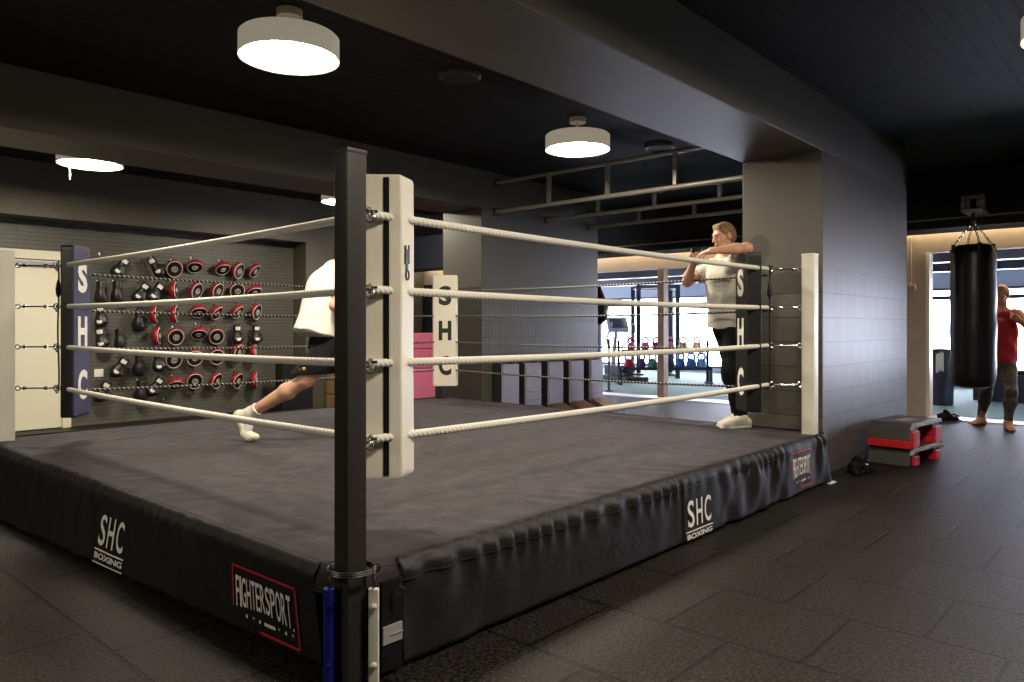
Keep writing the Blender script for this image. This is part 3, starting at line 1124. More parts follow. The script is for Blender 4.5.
corner_pad('black corner pad with white letters, under the leaning trainer', 'right', M['vinyl_black'], .27, .12, .585, 1.835, .095, 'SHC', M['ink_white'])
corner_pad('navy blue corner pad with white letters, beside the cream door', 'left', M['vinyl_navy'], .27, .095, .575, 1.86, .062, 'SHC', M['ink_white'], side=M['vinyl_black'])
corner_pad('white corner pad with black letters, across the ring by the pink foam boxes', 'far', M['vinyl_white'], .285, .10, .585, 1.835, .03, 'SHC', M['ink_black'])
np_, hh_ = corner_pad('big white corner pad with a black stripe, behind the black post', 'near', M['vinyl_white'], .245, .13, .612, 1.893, .062, ti=1.30)
sm = MB().box((.042, -.0035, .012), (.066, .0015, hh_ - .012), .001)
lab(link('stripe', sm, M['cloth_black'], np_), 'black closing tape down the outer side')
bk = MB().box((.1465, .03, .86), (.1515, .062, .91), .002).box((.1465, .022, .845), (.152, .034, .925), .002).box((.1465, .058, .85), (.152, .07, .93), .002)
bk.ring((.1505, .046, .80), (1, 0, 0), .021, .0035, 12, 5, sq=((0, 1, 0), .8))
bk.box((.146, .034, .815), (.1495, .058, .87), .001)
bk.v = [(x - .149 + .1245 + y * .283, y, z + .06) for x, y, z in bk.v]
lab(link('buckle', bk, M['dark_metal'], np_), 'small dark buckle and strap end')
# ================================================================== GLOVE WALL
def make_mitt():
    """round curved focus mitt; the target faces local -Y"""
    t = thing('focus_mitt', '', 'focus mitt')

    def bend(vs):
        return [(x, y + 1.6 * x * x * .9 + .5 * z * z * .6, z) for x, y, z in vs]
    R = Matrix.Rotation(PI / 2, 4, 'X')
    S = Matrix.Diagonal((1, 1, 1.12, 1))
    face = MB().lathe([(0, .014), (.03, .014), (.06, .017), (.083, .023), (.093, .020), (.098, .010)], 36, S @ R, cap=False)
    face.v = bend(face.v)
    lab(link('face', face, M['leather'], t), 'black target face')
    back = MB().lathe([(.096, .012), (.102, .020), (.109, .018), (.114, .004), (.110, -.020), (.088, -.052), (.05, -.070), (0, -.076)], 36, S @ R, cap=False)
    back.f = [f[::-1] for f in back.f]
    back.v = bend(back.v)
    lab(link('back', back, M['mitt_red'], t), 'red padded back')
    pp = MB().ring((0, -.020, 0), (0, 1, 0), .099, .0048, 40, 8, sq=((0, 0, 1), 1.12))
    pp.v = bend(pp.v)
    lab(link('piping', pp, M['vinyl_white'], t), 'white piping')
    tr = MB().ring((0, -.019, 0), (0, 1, 0), .036, .0042, 30, 6).ring((0, -.019, 0), (0, 1, 0), .016, .0035, 24, 6)
    tr.v = bend(tr.v)
    lab(link('target', tr, M['vinyl_white'], t), 'white target rings')
    sp = MB().box((-.05, .070, -.035), (.05, .092, .03), .010).ring((0, .06, .095), (1, 0, 0), .02, .004, 14, 5)
    lab(link('wrist_strap', sp, M['leather'], t), 'black wrist strap with loop')
    return t


def make_glove():
    """black boxing glove hanging fist down by its cuff; knuckles to local -Y"""
    t = thing('boxing_glove', '', 'boxing glove')
    t.scale = (1.12, 1.12, 1.06)
    b = Body(.03)
    b.ball((0, -.005, -.075), (.062, .058, .075)).ball((0, -.028, -.10), (.056, .045, .052))
    b.cone((0, .002, -.03), (0, .004, .075), .047, .043)
    b.cone((.045, -.01, -.02), (.064, -.035, -.075), .022, .026, k=.02)
    link('body', b.mesh(.0075), M['leather'], t, angle=None)
    cf = MB().lathe([(.043, .03), (.050, .035), (.051, .10), (.047, .112), (.040, .112), (.036, .06)], 24, Matrix.Translation((0, .004, 0)), cap=False)
    link('cuff', cf, M['vinyl_black'], t)
    pt = MB().grid(lambda u, v: (math.sin((u - .5) * 1.25) * .053, .004 - math.cos((u - .5) * 1.25) * .053, .045 + .048 * v), 8, 2)
    lab(link('cuff_label', pt, M['ink_white'], t), 'white cuff patch')
    def fist(u, v):
        a, e = (u - .5) * .95, (v - .5) * .8
        return (math.sin(a) * .062, -.012 - math.cos(a) * math.cos(e) * .064, -.088 + .075 * math.sin(e))
    lab(link('fist_label', MB().grid(fist, 8, 8), M['ink_white'], t), 'white patch on the fist')
    return t


mitt0, glove0 = make_mitt(), make_glove()
used = {mitt0.name: False, glove0.name: False}
ROT = {'front': (.38, 0, .1), 'tq': (.3, 0, .8), 'side': (0, .15, 1.35), 'arch': (.95, 0, .15), 'archr': (.75, -.5, .5)}
LOOK = {'front': 'red focus mitt showing its round black face', 'tq': 'red focus mitt half turned to the right', 'side': 'red focus mitt hanging edge-on',
        'arch': 'red focus mitt tipped forward, curved back up', 'archr': 'red focus mitt tipped and twisted aside'}
GL = {'g': ('black boxing glove with white patches', 0), 'gl': ('black boxing glove with white patches leaning left', .6), 'gr': ('black boxing glove with white patches leaning right', -.6),
      'd': ('black boxing glove without visible patches', 0)}
rows = [
    ('top row', [('gl', 121, 266), ('gr', 155, 266), ('front', 174.5, 269), ('arch', 195, 267), ('arch', 223, 269), ('tq', 239, 271), ('archr', 255, 271)]),
    ('second row', [('d', 101, 291), ('d', 117, 291), ('gl', 142, 291), ('gl', 156, 291), ('side', 175, 290), ('tq', 197, 291), ('tq', 218, 291), ('front', 237.5, 291), ('arch', 254.5, 292)]),
    ('third row', [('g', 101, 315), ('d', 139, 319), ('side', 156, 314), ('side', 176, 314), ('arch', 199, 312), ('archr', 217, 313), ('archr', 238, 312), ('tq', 257, 312)]),
    ('fourth row', [('g', 101, 337), ('d', 120, 338), ('side', 158.5, 336), ('front', 176, 337), ('arch', 199, 334), ('front', 216.7, 336.5), ('g', 237, 333), ('g', 256, 333)]),
    ('fifth row', [('gl', 120, 366), ('d', 139, 364), ('g', 158, 360), ('front', 174, 360), ('front', 195, 358), ('front', 217, 357), ('tq', 239, 352), ('side', 255, 352)]),
    ('bottom row', [('gl', 103, 390), ('d', 141, 390), ('gl', 156, 385), ('arch', 176, 385), ('front', 195, 381), ('tq', 217, 381), ('tq', 238, 381), ('side', 256, 380)]),
]
ords = ['first', 'second', 'third', 'fourth', 'fifth', 'sixth', 'seventh', 'eighth', 'ninth']
hooks = []
for rn, items in rows:
    for i, (k, px_, py_) in enumerate(items):
        p = at_y(px_, py_, NW - .13)
        hooks.append((p.x, p.z + .125))
        last = ' (last)' if False else ''
        if k in ROT:
            lbl = '%s, %s from the left in the %s' % (LOOK[k], ords[i], rn)
            r = list(ROT[k])
            r[2] -= .35
            r[1] += rng.uniform(-.15, .15)
            src = mitt0
        else:
            lbl = '%s, %s from left in the %s' % (GL[k][0], ords[i], rn)
            r = [.1, GL[k][1] + rng.uniform(-.12, .12), (2.4 if k == 'd' else -.35) + rng.uniform(-.25, .25)]
            src = glove0
        g = 'red focus mitts on the glove wall' if src is mitt0 else 'black boxing gloves on the glove wall'
        if not used[src.name]:
            used[src.name] = True
            src.location, src.rotation_euler = p, r
            src['label'], src['group'] = lbl, g
        else:
            dup(src, lbl, p, r, g)
h0 = link('wall_hook', MB().tube([(0, .0, 0), (0, -.06, -.005), (0, -.075, .012), (0, -.08, .03)], .0045, 6).box((-.012, -.004, -.02), (.012, .002, .02), .002), M['chrome'])
tag(h0, 'small metal hook of the glove wall holding a glove or mitt', 'hook', 'hooks holding gloves')
for i, (x, z) in enumerate(hooks):
    (h0 if i == 0 else dup(h0, None, (0, 0, 0))).location = (x, NW - .001, z)
h1 = None
for px_, py_ in ((99, 254), (139, 258), (121, 313), (139, 338), (238, 401), (226, 402), (163, 399)):
    p = at_y(px_, py_, NW)
    if h1 is None:
        h1 = dup(h0, 'small empty metal hook of the glove wall', (p.x, NW - .001, p.z), None, 'empty hooks')
    else:
        dup(h1, None, (p.x, NW - .001, p.z))
p = at_y(99, 373, NW - .01)
tag(link('wall_tag', MB().box((p.x - .055, NW - .008, p.z - .05), (p.x + .055, NW - .0005, p.z + .05), .002), M['ink_white']), 'small white square tag on the glove wall beside the navy pad', 'tag')

# black bin below the last mitts
t = thing('equipment_chest', 'black chest standing on the floor under the right end of the glove wall', 'chest', (6.15, 9.915, 0))
link('body', MB().box((-.26, -.105, .0), (.26, .105, .74), .02), M['vinyl_black'], t)
link('lid', MB().box((-.27, -.115, .745), (.27, .115, .83), .025), M['leather'], t)
link('latch', MB().box((-.04, -.122, .70), (.04, -.106, .78), .004), M['dark_metal'], t)
t = thing('wooden_crate', 'brown wooden crate edge showing between the boxer and the black post', 'crate', (7.03, 9.80, 0))
cb = MB()
for z in (0, .21, .42, .63):
    cb.box((-.28, -.20, z + .005), (.28, .20, z + .205), .008)
link('box', cb, M['wood'], t)
link('grip', MB().box((-.07, -.204, .70), (.07, -.198, .74), .002), M['vinyl_black'], t)

# pink foam boxes
bz = 0
for i, (h, m_, l) in enumerate(((.61, 'pink', 'large pink foam jump box at the bottom of the stack, with a white size mark'), (.30, 'pink_pale', 'dusty pink foam jump box in the middle of the stack'), (.25, 'pink_pale', 'thin dusty pink foam jump box on top of the stack'))):
    t = thing('foam_box', l, 'foam box', (8.05, 8.92, bz), -.55, 'stacked pink foam boxes')
    link('block', MB().box((-.40, -.33, .001), (.40, .33, h - .004), .018, 3), M[m_], t)
    link('seam', MB().box((-.402, -.332, h * .5 - .004), (.402, .332, h * .5 + .004), .001), M[m_], t)
    if i == 0:
        lm = MB()
        fn = lambda u, v: Vector((u, -.333, v))
        put_text(lm, '24 in', fn, (.10, .10, .34, .20), .03)
        lm.ring((.28, -.333, .50), (0, 1, 0), .05, .006, 20, 4)
        lab(link('size_mark', lm, M['ink_white'], t, smooth=False), 'white size mark')
    bz += h

# upright padded benches along the middle pier
def make_bench(label, x):
    t = thing('padded_bench', label, 'padded bench', (x, B2 - .19, 0), 0, 'pale padded benches along the middle pier')
    bp = MB().box((-.148, -.02, .20), (.148, .03, .785), .014, 3)
    link('backrest', bp, M['pad_sheen'], t)
    link('back_shell', MB().box((-.142, .031, .19), (.142, .13, .78), .01), M['vinyl_black'], t)
    cr_ = MB()
    for k in range(4):
        cr_.tube([(-.13, -.021, .27 + .05 * k + .01 * (k % 2)), (0, -.024, .262 + .05 * k), (.13, -.021, .275 + .05 * k)], .004, 5)
    link('crease', cr_, M['pad_sheen'], t)
    link('wedge', MB().prism([(-.145, .0), (.145, .0), (.145, 1), (-.145, 1)], (0, 1)), M['brown'], t)
    w = t.children[-1].data
    for v in w.vertices:      # a sloping foot block
        x_, y_, z_ = v.co
        yy = -.36 + .36 * y_
        v.co = (x_, yy, (.02 if z_ < .5 else (.09 + .15 * y_)))
    w.update()
    link('foot_board', MB().box((-.15, -.40, .012), (.15, -.355, .10), .012), M['pad_sheen'], t)
    sf = MB().box((-.155, .05, .0), (-.125, .16, .80), .006).box((.125, .05, 0), (.155, .16, .80), .006).box((-.12, .13, .05), (.12, .16, .78), .004)
    link('frame', sf, M['dark_metal'], t)
    return t


bn = make_bench('padded bench with painted sheen standing first from the far corner pad', 6.98)
for i, o in enumerate(('second', 'third', 'fourth', 'fifth')):
    x = 7.42 + .465 * i
    dup(bn, 'padded bench with painted sheen standing %s from the far corner pad%s' % (o, ', at the pier end' if i == 3 else ''), (x, B2 - .19, 0))

# teardrop bag at the end of the middle pier
t = thing('teardrop_bag', 'black teardrop punching bag peeking out behind the middle pier', 'punching bag', (9.67, 6.91, 0))
link('body', MB().lathe([(0, 1.28), (.09, 1.30), (.16, 1.36), (.19, 1.45), (.185, 1.56), (.13, 1.72), (.07, 1.86), (.045, 1.92), (0, 1.93)], 28, cap=False), M['bag'], t)
link('strap', MB().tube([(0, 0, 1.92), (0, 0, CEIL - .002)], .012, 8), M['cloth_black'], t)

# ================================================================== HEAVY BAG
bx_, by_ = 10.34, 1.90
t = thing('punching_bag', 'long black leather punching bag hanging on chains in front of the red-shirted boxer', 'punching bag', (bx_, by_, 0))
zb, zt, rb = .52, 2.235, .236
prof = [(0, zb), (.13, zb + .004), (.20, zb + .03), (rb - .010, zb + .09)]
for i in range(12):
    prof.append((rb + .006 * math.sin(PI * i / 11) + .003 * math.sin(i * 1.9), zb + .14 + (zt - zb - .26) * i / 11))
prof += [(rb - .016, zt - .075), (.200, zt - .03), (.165, zt - .006), (0, zt)]
link('body', MB().lathe(prof, 40, cap=False), M['bag'], t)
sw = Vector((bx_, by_, 2.50))
for k in range(4):
    ch, tabs = MB(), MB()
    a = k * PI / 2 + .5
    p0 = Vector((math.cos(a) * .205, math.sin(a) * .205, zt - .01))
    p1 = Vector((0, 0, 2.52))
    n = 11
    dd = (p1 - p0).normalized()
    for i in range(n):
        c = p0.lerp(p1, (i + .5) / n)
        x = dd.orthogonal().normalized()
        y = dd.cross(x)
        ch.ring(c, x if i % 2 else y, .0125, .0042, 12, 5, sq=(dd, 1.5))
    T = Matrix.Rotation(a, 4, 'Z')
    tabs.box((.225, -.026, zt - .19), (.246, .026, zt - .06), .006, T=T).box((.195, -.024, zt - .075), (.232, .024, zt + .004), .008, T=T)
    for z in (zt - .14, zt - .08):
        tabs.lathe([(.011, 0), (.009, .006), (0, .007)], 10, T @ Matrix.Translation((.246, 0, z)) @ Matrix.Rotation(PI / 2, 4, 'Y'))
    lab(link('chain', ch, M['chrome'], t), 'steel hanging chain')
    link('chain_tab', tabs, M['leather'], t)
sv = MB().lathe([(.012, 2.505), (.03, 2.515), (.03, 2.55), (.018, 2.56), (.018, 2.60), (.012, 2.615)], 14)
sv.ring((0, 0, 2.51), (1, 0, 0), .024, .006, 14, 6)
link('swivel', sv, M['dark_metal'], t)
tl = thing('bag_trolley', 'dark metal bracket on the bulkhead that carries the punching bag', 'bracket', (bx_, by_, 2.61))
bb = MB().box((-.09, -.11, 0.008), (.34, .11, .045), .006)
for q in (-1, 1):
    bb.box((-.08, q * .10 - .016, .02), (.08, q * .10 + .016, .20), .005)
    bb.lathe([(.05, -.018), (.056, -.01), (.056, .01), (.05, .018)], 18, Matrix.Translation((0, q * .055, .12)) @ Matrix.Rotation(PI / 2, 4, 'X'))
bb.box((-.035, -.12, .17), (.035, .12, .215), .006)
link('housing', bb, M['rail'], tl)
bo = MB()
for q in (-1, 1):
    for z in (.06, .15):
        bo.lathe([(.012, 0), (.012, .008), (0, .01)], 6, Matrix.Translation((-.08, q * .10, z)) @ Matrix.Rotation(-PI / 2, 4, 'Y'))
link('bolt', bo, M['chrome'], tl)

# ================================================================== STEP BLOCKS
def make_step(label, loc, rz, H, foot):
    """arched step block; local -Y is the open long side; foot = height of the red band (0: the shell reaches the floor)"""
    t = thing('aerobic_step', label, 'aerobic step', loc, rz, 'stacked aerobic steps')
    L, W = .76, .40
    f = foot + .001
    pr = [(-L / 2, f), (-L / 2 + .03, H - .035), (-L / 2 + .06, H), (L / 2 - .06, H), (L / 2 - .03, H - .035), (L / 2, f),
          (L / 2 - .19, f), (L / 2 - .20, H - .045), (-L / 2 + .20, H - .045), (-L / 2 + .19, f)]
    link('deck', MB().prism(pr, (-W / 2 + .03, W / 2), bev=.008), M['step_grey'], t)
    ed = [(-L / 2 + .012, H - .055), (-L / 2 + .03, H - .035), (-L / 2 + .06, H), (L / 2 - .06, H), (L / 2 - .03, H - .035), (L / 2 - .012, H - .055), (L / 2 - .05, H - .036), (-L / 2 + .05, H - .036)]
    lab(link('edge', MB().prism([(x, z + .002) for x, z in ed], (-W / 2, -W / 2 + .035), bev=.005), M['step_edge'], t), 'pale rubber edge along the deck')
    for s in (-1, 1):
        r = MB()
        if foot:
            lo, hi = sorted((s * (L / 2 + .005), s * (L / 2 - .195)))
            r.box((lo, -W / 2 + .02, .0), (hi, W / 2 + .003, foot), .008)
        lo, hi = sorted((s * (L / 2 - .02 - .05 * (not foot)), s * (L / 2 - .185)))
        r.box((lo, -W / 2 + .008, .004), (hi, -W / 2 + .033, H - .07), .006)
        r.box((min(s * (L / 2 - .198), s * (L / 2 - .188)), -W / 2 + .03, foot + .006), (max(s * (L / 2 - .198), s * (L / 2 - .188)), W / 2 - .02, H - .05), .002)
        lab(link('riser', r, M['red'], t), 'red riser block')
    return t


s1 = make_step('lower grey aerobic step with red corner blocks, standing on the floor by the tiled wall', (7.717, 1.962, .001), -.123, .158, 0)
s2 = make_step('upper grey aerobic step with a red band, stacked on the other one', (7.715, 1.965, .161), -.10, .222, .072)
lb = MB()
put_text(lb, 'STEP', lambda u, v: Vector((-.05 + u * .3, -.05 + v * .12, .1862)), (0, 0, 1, 1), .03) if False else lb.box((-.13, -.05, .222), (.10, .05, .2236))
lab(link('deck_label', lb, M['plaster'], s2), 'pale printed label')


def glove_heap(name, label, cat, loc, rz, sc):
    t = thing(name, label, cat, loc, rz)
    b = Body(.02)
    q = np.random.default_rng(int(loc[0] * 100))
    b.ball((-.08, .01, .065), (.075, .06, .065)).ball((.02, .03, .085), (.065, .055, .08)).cone((.0, .02, .12), (-.03, .0, .155), .035, .028)
    b.cone((.05, -.02, .045), (.15, -.04, .035), .042, .030).ball((.11, .02, .045), (.05, .05, .042)).cone((-.13, -.02, .03), (-.19, -.05, .02), .028, .016)
    for i in range(6):
        x = -.16 + .06 * i
        b.cone((x, -.06 + .04 * q.random(), .016), (x + .06, .05 * q.random() - .08, .014), .014, .012, k=.008)
        b.cone((x, .02, .10), (x + .05, -.04, .07), .012, .012, k=.008)
    v, f = b.mesh(.007)
    link('wraps', ([tuple(np.array(p) * sc) for p in v], f), M['cloth_black'], t, angle=None)
    lb = MB().box((.075 * sc, -.045 * sc, .07 * sc), (.12 * sc, -.02 * sc, .085 * sc), .004)
    lab(link('tag', lb, M['ink_white'], t), 'small white tag')
    return t


pg = at(851, 467, 6.70)
glove_heap('glove_pile', 'crumpled pair of black training gloves on the floor beside the aerobic steps', 'gloves', (6.76, 2.09, 0), -.12, .85)
glove_heap('hand_wraps', 'small black heap of hand wraps on the pale sill left of the punching bag', 'hand wraps', (11.30, 2.38, 0), -.6, .85)

# ================================================================== BRIGHT GYM
# bin with towel
t = thing('waste_bin', 'tall dark bin just inside the opening behind the punching bag', 'bin', (13.55, 2.93, 0))
link('body', MB().lathe([(.15, 0), (.165, .02), (.185, .80), (.19, .83), (.17, .835)], 24), M['navy_metal'], t)
link('lid', MB().lathe([(.192, .832), (.195, .85), (.12, .90), (0, .905)], 24, cap=False), M['dark_metal'], t)
tw = MB().grid(lambda u, v: (-.20 - .012 * math.sin(u * 9) - .015 * v * (1 - v), -.02 - .055 + .11 * u, .66 - .30 * v + .02 * math.sin(u * 5)), 10, 10)
o = link('towel', tw, M['tee_white'])
o.location = (13.55, 2.93, .18)
m_ = o.modifiers.new('cloth', 'SOLIDIFY')
m_.thickness = .008
tag(o, 'small white towel hanging over the front of the dark bin', 'towel')

# kettlebell rack
rx, ry0, ry1 = 15.6, 7.95, 9.85
KX = None
def rack_pt(px_, py_, D):
    return at(px_, py_, D)


pa, pb_ = at(621, 366, 16.3), at(708, 366, 16.3)
dirr = Vector((pb_.x - pa.x, pb_.y - pa.y, 0))
LR = dirr.length
rz = math.atan2(dirr.y, dirr.x)
rk = thing('kettlebell_rack', 'two-tier dark steel rack full of coloured kettlebells in the bright gym', 'rack', (pa.x, pa.y, 0), rz)
for z, nm in ((.74, 'upper tray'), (.36, 'lower tray')):
    y_ = .10 if z > .5 else -.12
    sh = MB().box((0, y_ - .14, z - .035), (LR, y_ + .14, z), .006).box((0, y_ - .15, z - .035), (LR, y_ - .135, z + .03), .004)
    link('tray', sh, M['navy_metal'], rk)
for x in (-.03, LR + .03):
    link('upright', MB().box((x - .03, -.05, 0), (x + .03, .25, .035), .006).box((x - .03, .12, 0), (x + .03, .18, .95), .006).box((x - .03, -.22, 0), (x + .03, .3, .05), .006).box((x - .03, -.15, .03), (x + .03, -.09, .40), .006), M['navy_metal'], rk)


def make_kb(label, m_, size):
    t = thing('kettlebell', label, 'kettlebell')
    r = size
    prof = [(0, 0), (r * .62, 0), (r * .85, r * .25), (r, r * .85), (r * .93, r * 1.35), (r * .65, r * 1.78), (r * .25, r * 1.95), (0, r * 1.98)]
    link('bell', MB().lathe(prof, 20, cap=False), m_, t)
    hd = MB().tube([(-r * .55, 0, r * 1.6), (-r * .72, 0, r * 2.2), (-r * .58, 0, r * 2.75), (-r * .3, 0, r * 2.9), (r * .3, 0, r * 2.9), (r * .58, 0, r * 2.75), (r * .72, 0, r * 2.2), (r * .55, 0, r * 1.6)], r * .25, 8)
    link('handle', hd, m_, t)
    return t


up = [('pink', 632), ('pink', 646), ('red', 657), ('pink', 671), ('yellow', 684), ('yellow', 698)]
lo_ = [('red', 628), ('purple', 640), ('green', 651.5), ('dark_blue', 668.5), ('blue', 679), ('blue', 690), ('pale_blue', 700)]
kb0 = None
u_ = dirr.normalized()
n_ = Vector((-u_.y, u_.x, 0))
for tier, lst, z, yo, sz in (('upper', up, .7405, .10, .095), ('lower', lo_, .3605, -.12, .108)):
    for i, (c, px_) in enumerate(lst):
        f = (px_ - 621) / (708 - 621) * LR
        loc = pa + u_ * f + n_ * yo
        loc.z = z
        lbl = '%s kettlebell, %s from the left on the %s tray of the rack' % (c.replace('_', ' '), ords[i], tier)
        k = make_kb(lbl, KB[c], sz)
        k.location = loc
        k.rotation_euler = (0, 0, rz + .1 * (i % 3 - 1))
        k['group'] = 'kettlebells on the %s tray' % tier

# elliptical machine
p = at(622, 384, 17.6)
t = thing('exercise_machine', 'grey exercise machine with a tilted console behind the kettlebell rack', 'exercise machine', (p.x, p.y, 0), 1.05)
link('base', MB().box((-.75, -.30, .0), (.75, .30, .12), .03).box((-.2, -.22, .10), (.55, .22, .36), .06), M['dark_metal'], t)
link('mast', MB().tube([(.50, 0, .30), (.38, 0, .85), (.28, 0, 1.28)], [.06, .05, .04], 10), M['silver'], t)
T = Matrix.Translation((.24, 0, 1.30)) @ Matrix.Rotation(.45, 4, 'Y')
cs = link('console', MB().box((-.04, -.27, -.19), (.04, .27, .19), .025, T=T), M['silver'], t)
link('screen', MB().box((-.046, -.20, -.10), (-.036, .20, .14), .003, T=T), M['screen'], cs)
for s in (-1, 1):
    link('handle', MB().tube([(.40, s * .16, .75), (.20, s * .30, .95), (.02, s * .34, 1.12), (-.06, s * .30, 1.28), (.04, s * .24, 1.36)], .024, 8), M['silver'], t)
    link('footplate', MB().box((-.62, s * .17 - .08, .14), (-.15, s * .17 + .08, .19), .02), M['dark_metal'], t)

# squat rack
def squat(label, p, rz, w):
    t = thing('squat_rack', label, 'squat rack', (p.x, p.y, 0), rz, 'squat racks of the bright gym')
    for x in (-w / 2, w / 2):
        for y in (0, .9):
            link('upright', MB().box((x - .05, y - .05, 0), (x + .05, y + .05, 2.28), .006), M['navy_metal'], t)
        link('side_rail', MB().box((x - .04, .04, .03), (x + .04, .86, .10), .006).box((x - .04, .04, 2.18), (x + .04, .86, 2.26), .006), M['navy_metal'], t)
    link('crossbar', MB().box((-w / 2, -.04, 2.19), (w / 2, .04, 2.27), .006).box((-w / 2, .86, 2.19), (w / 2, .94, 2.27), .006), M['navy_metal'], t)
    for x in (-w / 2, w / 2):
        link('hook', MB().box((x - .035, -.13, 1.30), (x + .035, -.045, 1.34), .005).box((x - .035, -.13, 1.33), (x + .035, -.11, 1.40), .004), M['dark_metal'], t)
    return t


p = at(658, 380, 18.2)
squat('dark squat rack standing behind the timber post', p, -.85, .95)
t = thing('treadmill', 'low dark treadmill deck under the windows behind the kettlebells', 'treadmill', (17.3, 7.35, 0), .1)
link('deck', MB().box((-.85, -.38, .02), (.85, .38, .22), .04), M['navy_metal'], t)
link('belt', MB().box((-.78, -.27, .221), (.55, .27, .226)), M['leather'], t)
for s in (-1, 1):
    link('handrail', MB().tube([(.65, s * .36, .2), (.75, s * .36, 1.05), (.25, s * .36, 1.0)], .028, 8), M['dark_metal'], t)
link('console', MB().box((.70, -.36, 1.02), (.78, .36, 1.30), .03), M['dark_metal'], t)
# low dark benches behind the kicker
def lowbox(label, x, y, rz, L):
    t = thing('storage_bench', label, 'bench', (x, y, 0), rz, 'long dark storage benches under the windows')
    link('body', MB().box((-L / 2, -.25, .02), (L / 2, .25, .46), .015), M['navy_metal'], t)
    link('cushion', MB().box((-L / 2 - .01, -.26, .463), (L / 2 + .01, .26, .54), .025), M['leather'], t)
    return t


lowbox('long dark storage bench under the windows behind the red-shirted boxer', 14.9, 1.10, PI / 2 + .08, 3.2)
lowbox('long dark storage bench further left under the windows, behind the bin', 18.2, 4.2, PI / 2, 2.4)
p = at(607, 392, 14.9)
for i, (px_, h, l) in enumerate(((609, 1.02, 'slim dark stand pole left of the kettlebell rack'), (599, .62, 'short dark stand pole at the edge of the middle pier'))):
    q = at(px_, 390, 14.6)
    t = thing('barrier_pole', l, 'pole', (q.x, q.y, 0), group='slim stand poles in the bright gym')
    link('base', MB().lathe([(.09, 0), (.09, .015), (.03, .03), (.025, .04)], 20), M['dark_metal'], t)
    link('pole', MB().tube([(0, 0, .035), (0, 0, h)], .025, 10), M['navy_metal'], t)
# ================================================================== PEOPLE
def person_root(name, label, R0, D0, z0):
    loc = (SA * R0 + CA * D0, -CA * R0 + SA * D0, z0)
    return thing(name, label, 'person', loc, VIEW)


class Pose:
    """points given as metres to the right, away and up from the viewer's foot point; kept relative to the person's base"""
    def __init__(s, R0, D0, z0):
        s.o = np.array((R0, D0, z0))

    def __call__(s, x, y, z):
        return np.array((x, y, z)) - s.o


def unit(v):
    v = np.array(v, float)
    return v / np.linalg.norm(v)


def add_head(b, c, fwd, up=(0, 0, 1), neck=None):
    F = frame(fwd, up)
    P = lambda x, y, z: c + F @ np.array((x, y, z))
    b.ball(P(0, -.012, .03), (.073, .094, .084), F, k=.02)
    b.ball(P(0, .026, -.032), (.056, .060, .072), F, k=.025)
    b.ball(P(0, .042, -.080), (.041, .042, .026), F, k=.02)
    b.ball(P(0, .078, -.100), .016, None, k=.02)
    b.cone(P(-.030, .076, .022), P(.030, .076, .022), .013, k=.015)
    for s in (-1, 1):
        b.ball(P(s * .046, .052, -.022), (.018, .02, .018), F, k=.02)
        b.ball(P(s * .032, .098, .002), .013, None, k=.010, sub=True)
        b.ball(P(s * .078, -.006, -.008), (.009, .019, .031), F, k=.006)
    b.cone(P(0, .084, .010), P(0, .108, -.028), .008, .0125, k=.010)
    b.ball(P(-.011, .097, -.032), .008, None, k=.006).ball(P(.011, .097, -.032), .008, None, k=.006)
    b.cone(P(-.017, .082, -.060), P(.017, .082, -.060), .007, k=.006)
    b.cone(P(-.014, .081, -.070), P(.014, .081, -.070), .0075, k=.006)
    if neck is not None:
        b.cone(P(0, -.022, -.045), neck, .049, .056, k=.03)
    return F, P


def face_bits(root, F, P, hair_mat, long=.0):
    b = Body(.01)
    b.ball(P(0, -.014, .032), (.079, .098, .089 + long), F, k=.01)
    b.ball(P(0, -.045, -.01), (.074, .068, .07), F, k=.02)
    b.cone(P(-.045, .045, .092), P(.045, .045, .092), .018, .018, k=.02)
    for s in (-1, 1):
        b.ball(P(s * .085, .004, -.016), (.026, .026, .036), F, k=.006, sub=True)
    n1, n2 = F @ np.array((0, .8, -.6)), F @ np.array((0, -.25, -.97))
    rough = lambda X, Y, Z: .0025 * np.sin(X * 260 + 60 * Z) * np.sin(Y * 240 + 40 * X) * np.sin(Z * 210)
    v, q = b.mesh(.006, cuts=[(P(0, .068, .058), n1), (P(0, -.06, -.075), n2)], wrinkle=rough)
    link('hair', (v, q), hair_mat, root, angle=None)
    e = MB()
    br = Body(.004)
    for s in (-1, 1):
        for q, (yy, r_) in enumerate(((.0762, .0092), (.0812, .0064))):
            T = Matrix.Translation(Vector(P(s * .031, yy, .001)))
            e.lathe([(0, -r_), (r_ * .7, -r_ * .7), (r_, 0), (r_ * .7, r_ * .7), (0, r_)], 12, T, mi=q, cap=False)
        br.cone(P(s * .015, .0925, .022), P(s * .046, .0795, .025), .0052, .0042)
    link('eyes', e, [M['eye_white'], M['eye_dark']], root)
    v, q = br.mesh(.003)
    link('eyebrows', (v, q), hair_mat, root, angle=None)
    lp = Body(.004)
    lp.cone(P(-.017, .0885, -.0615), P(.017, .0885, -.0615), .0052).cone(P(-.013, .0885, -.069), P(.013, .0885, -.069), .0058)
    v, q = lp.mesh(.002)
    link('lips', (v, q), M['lip'], root, angle=None)


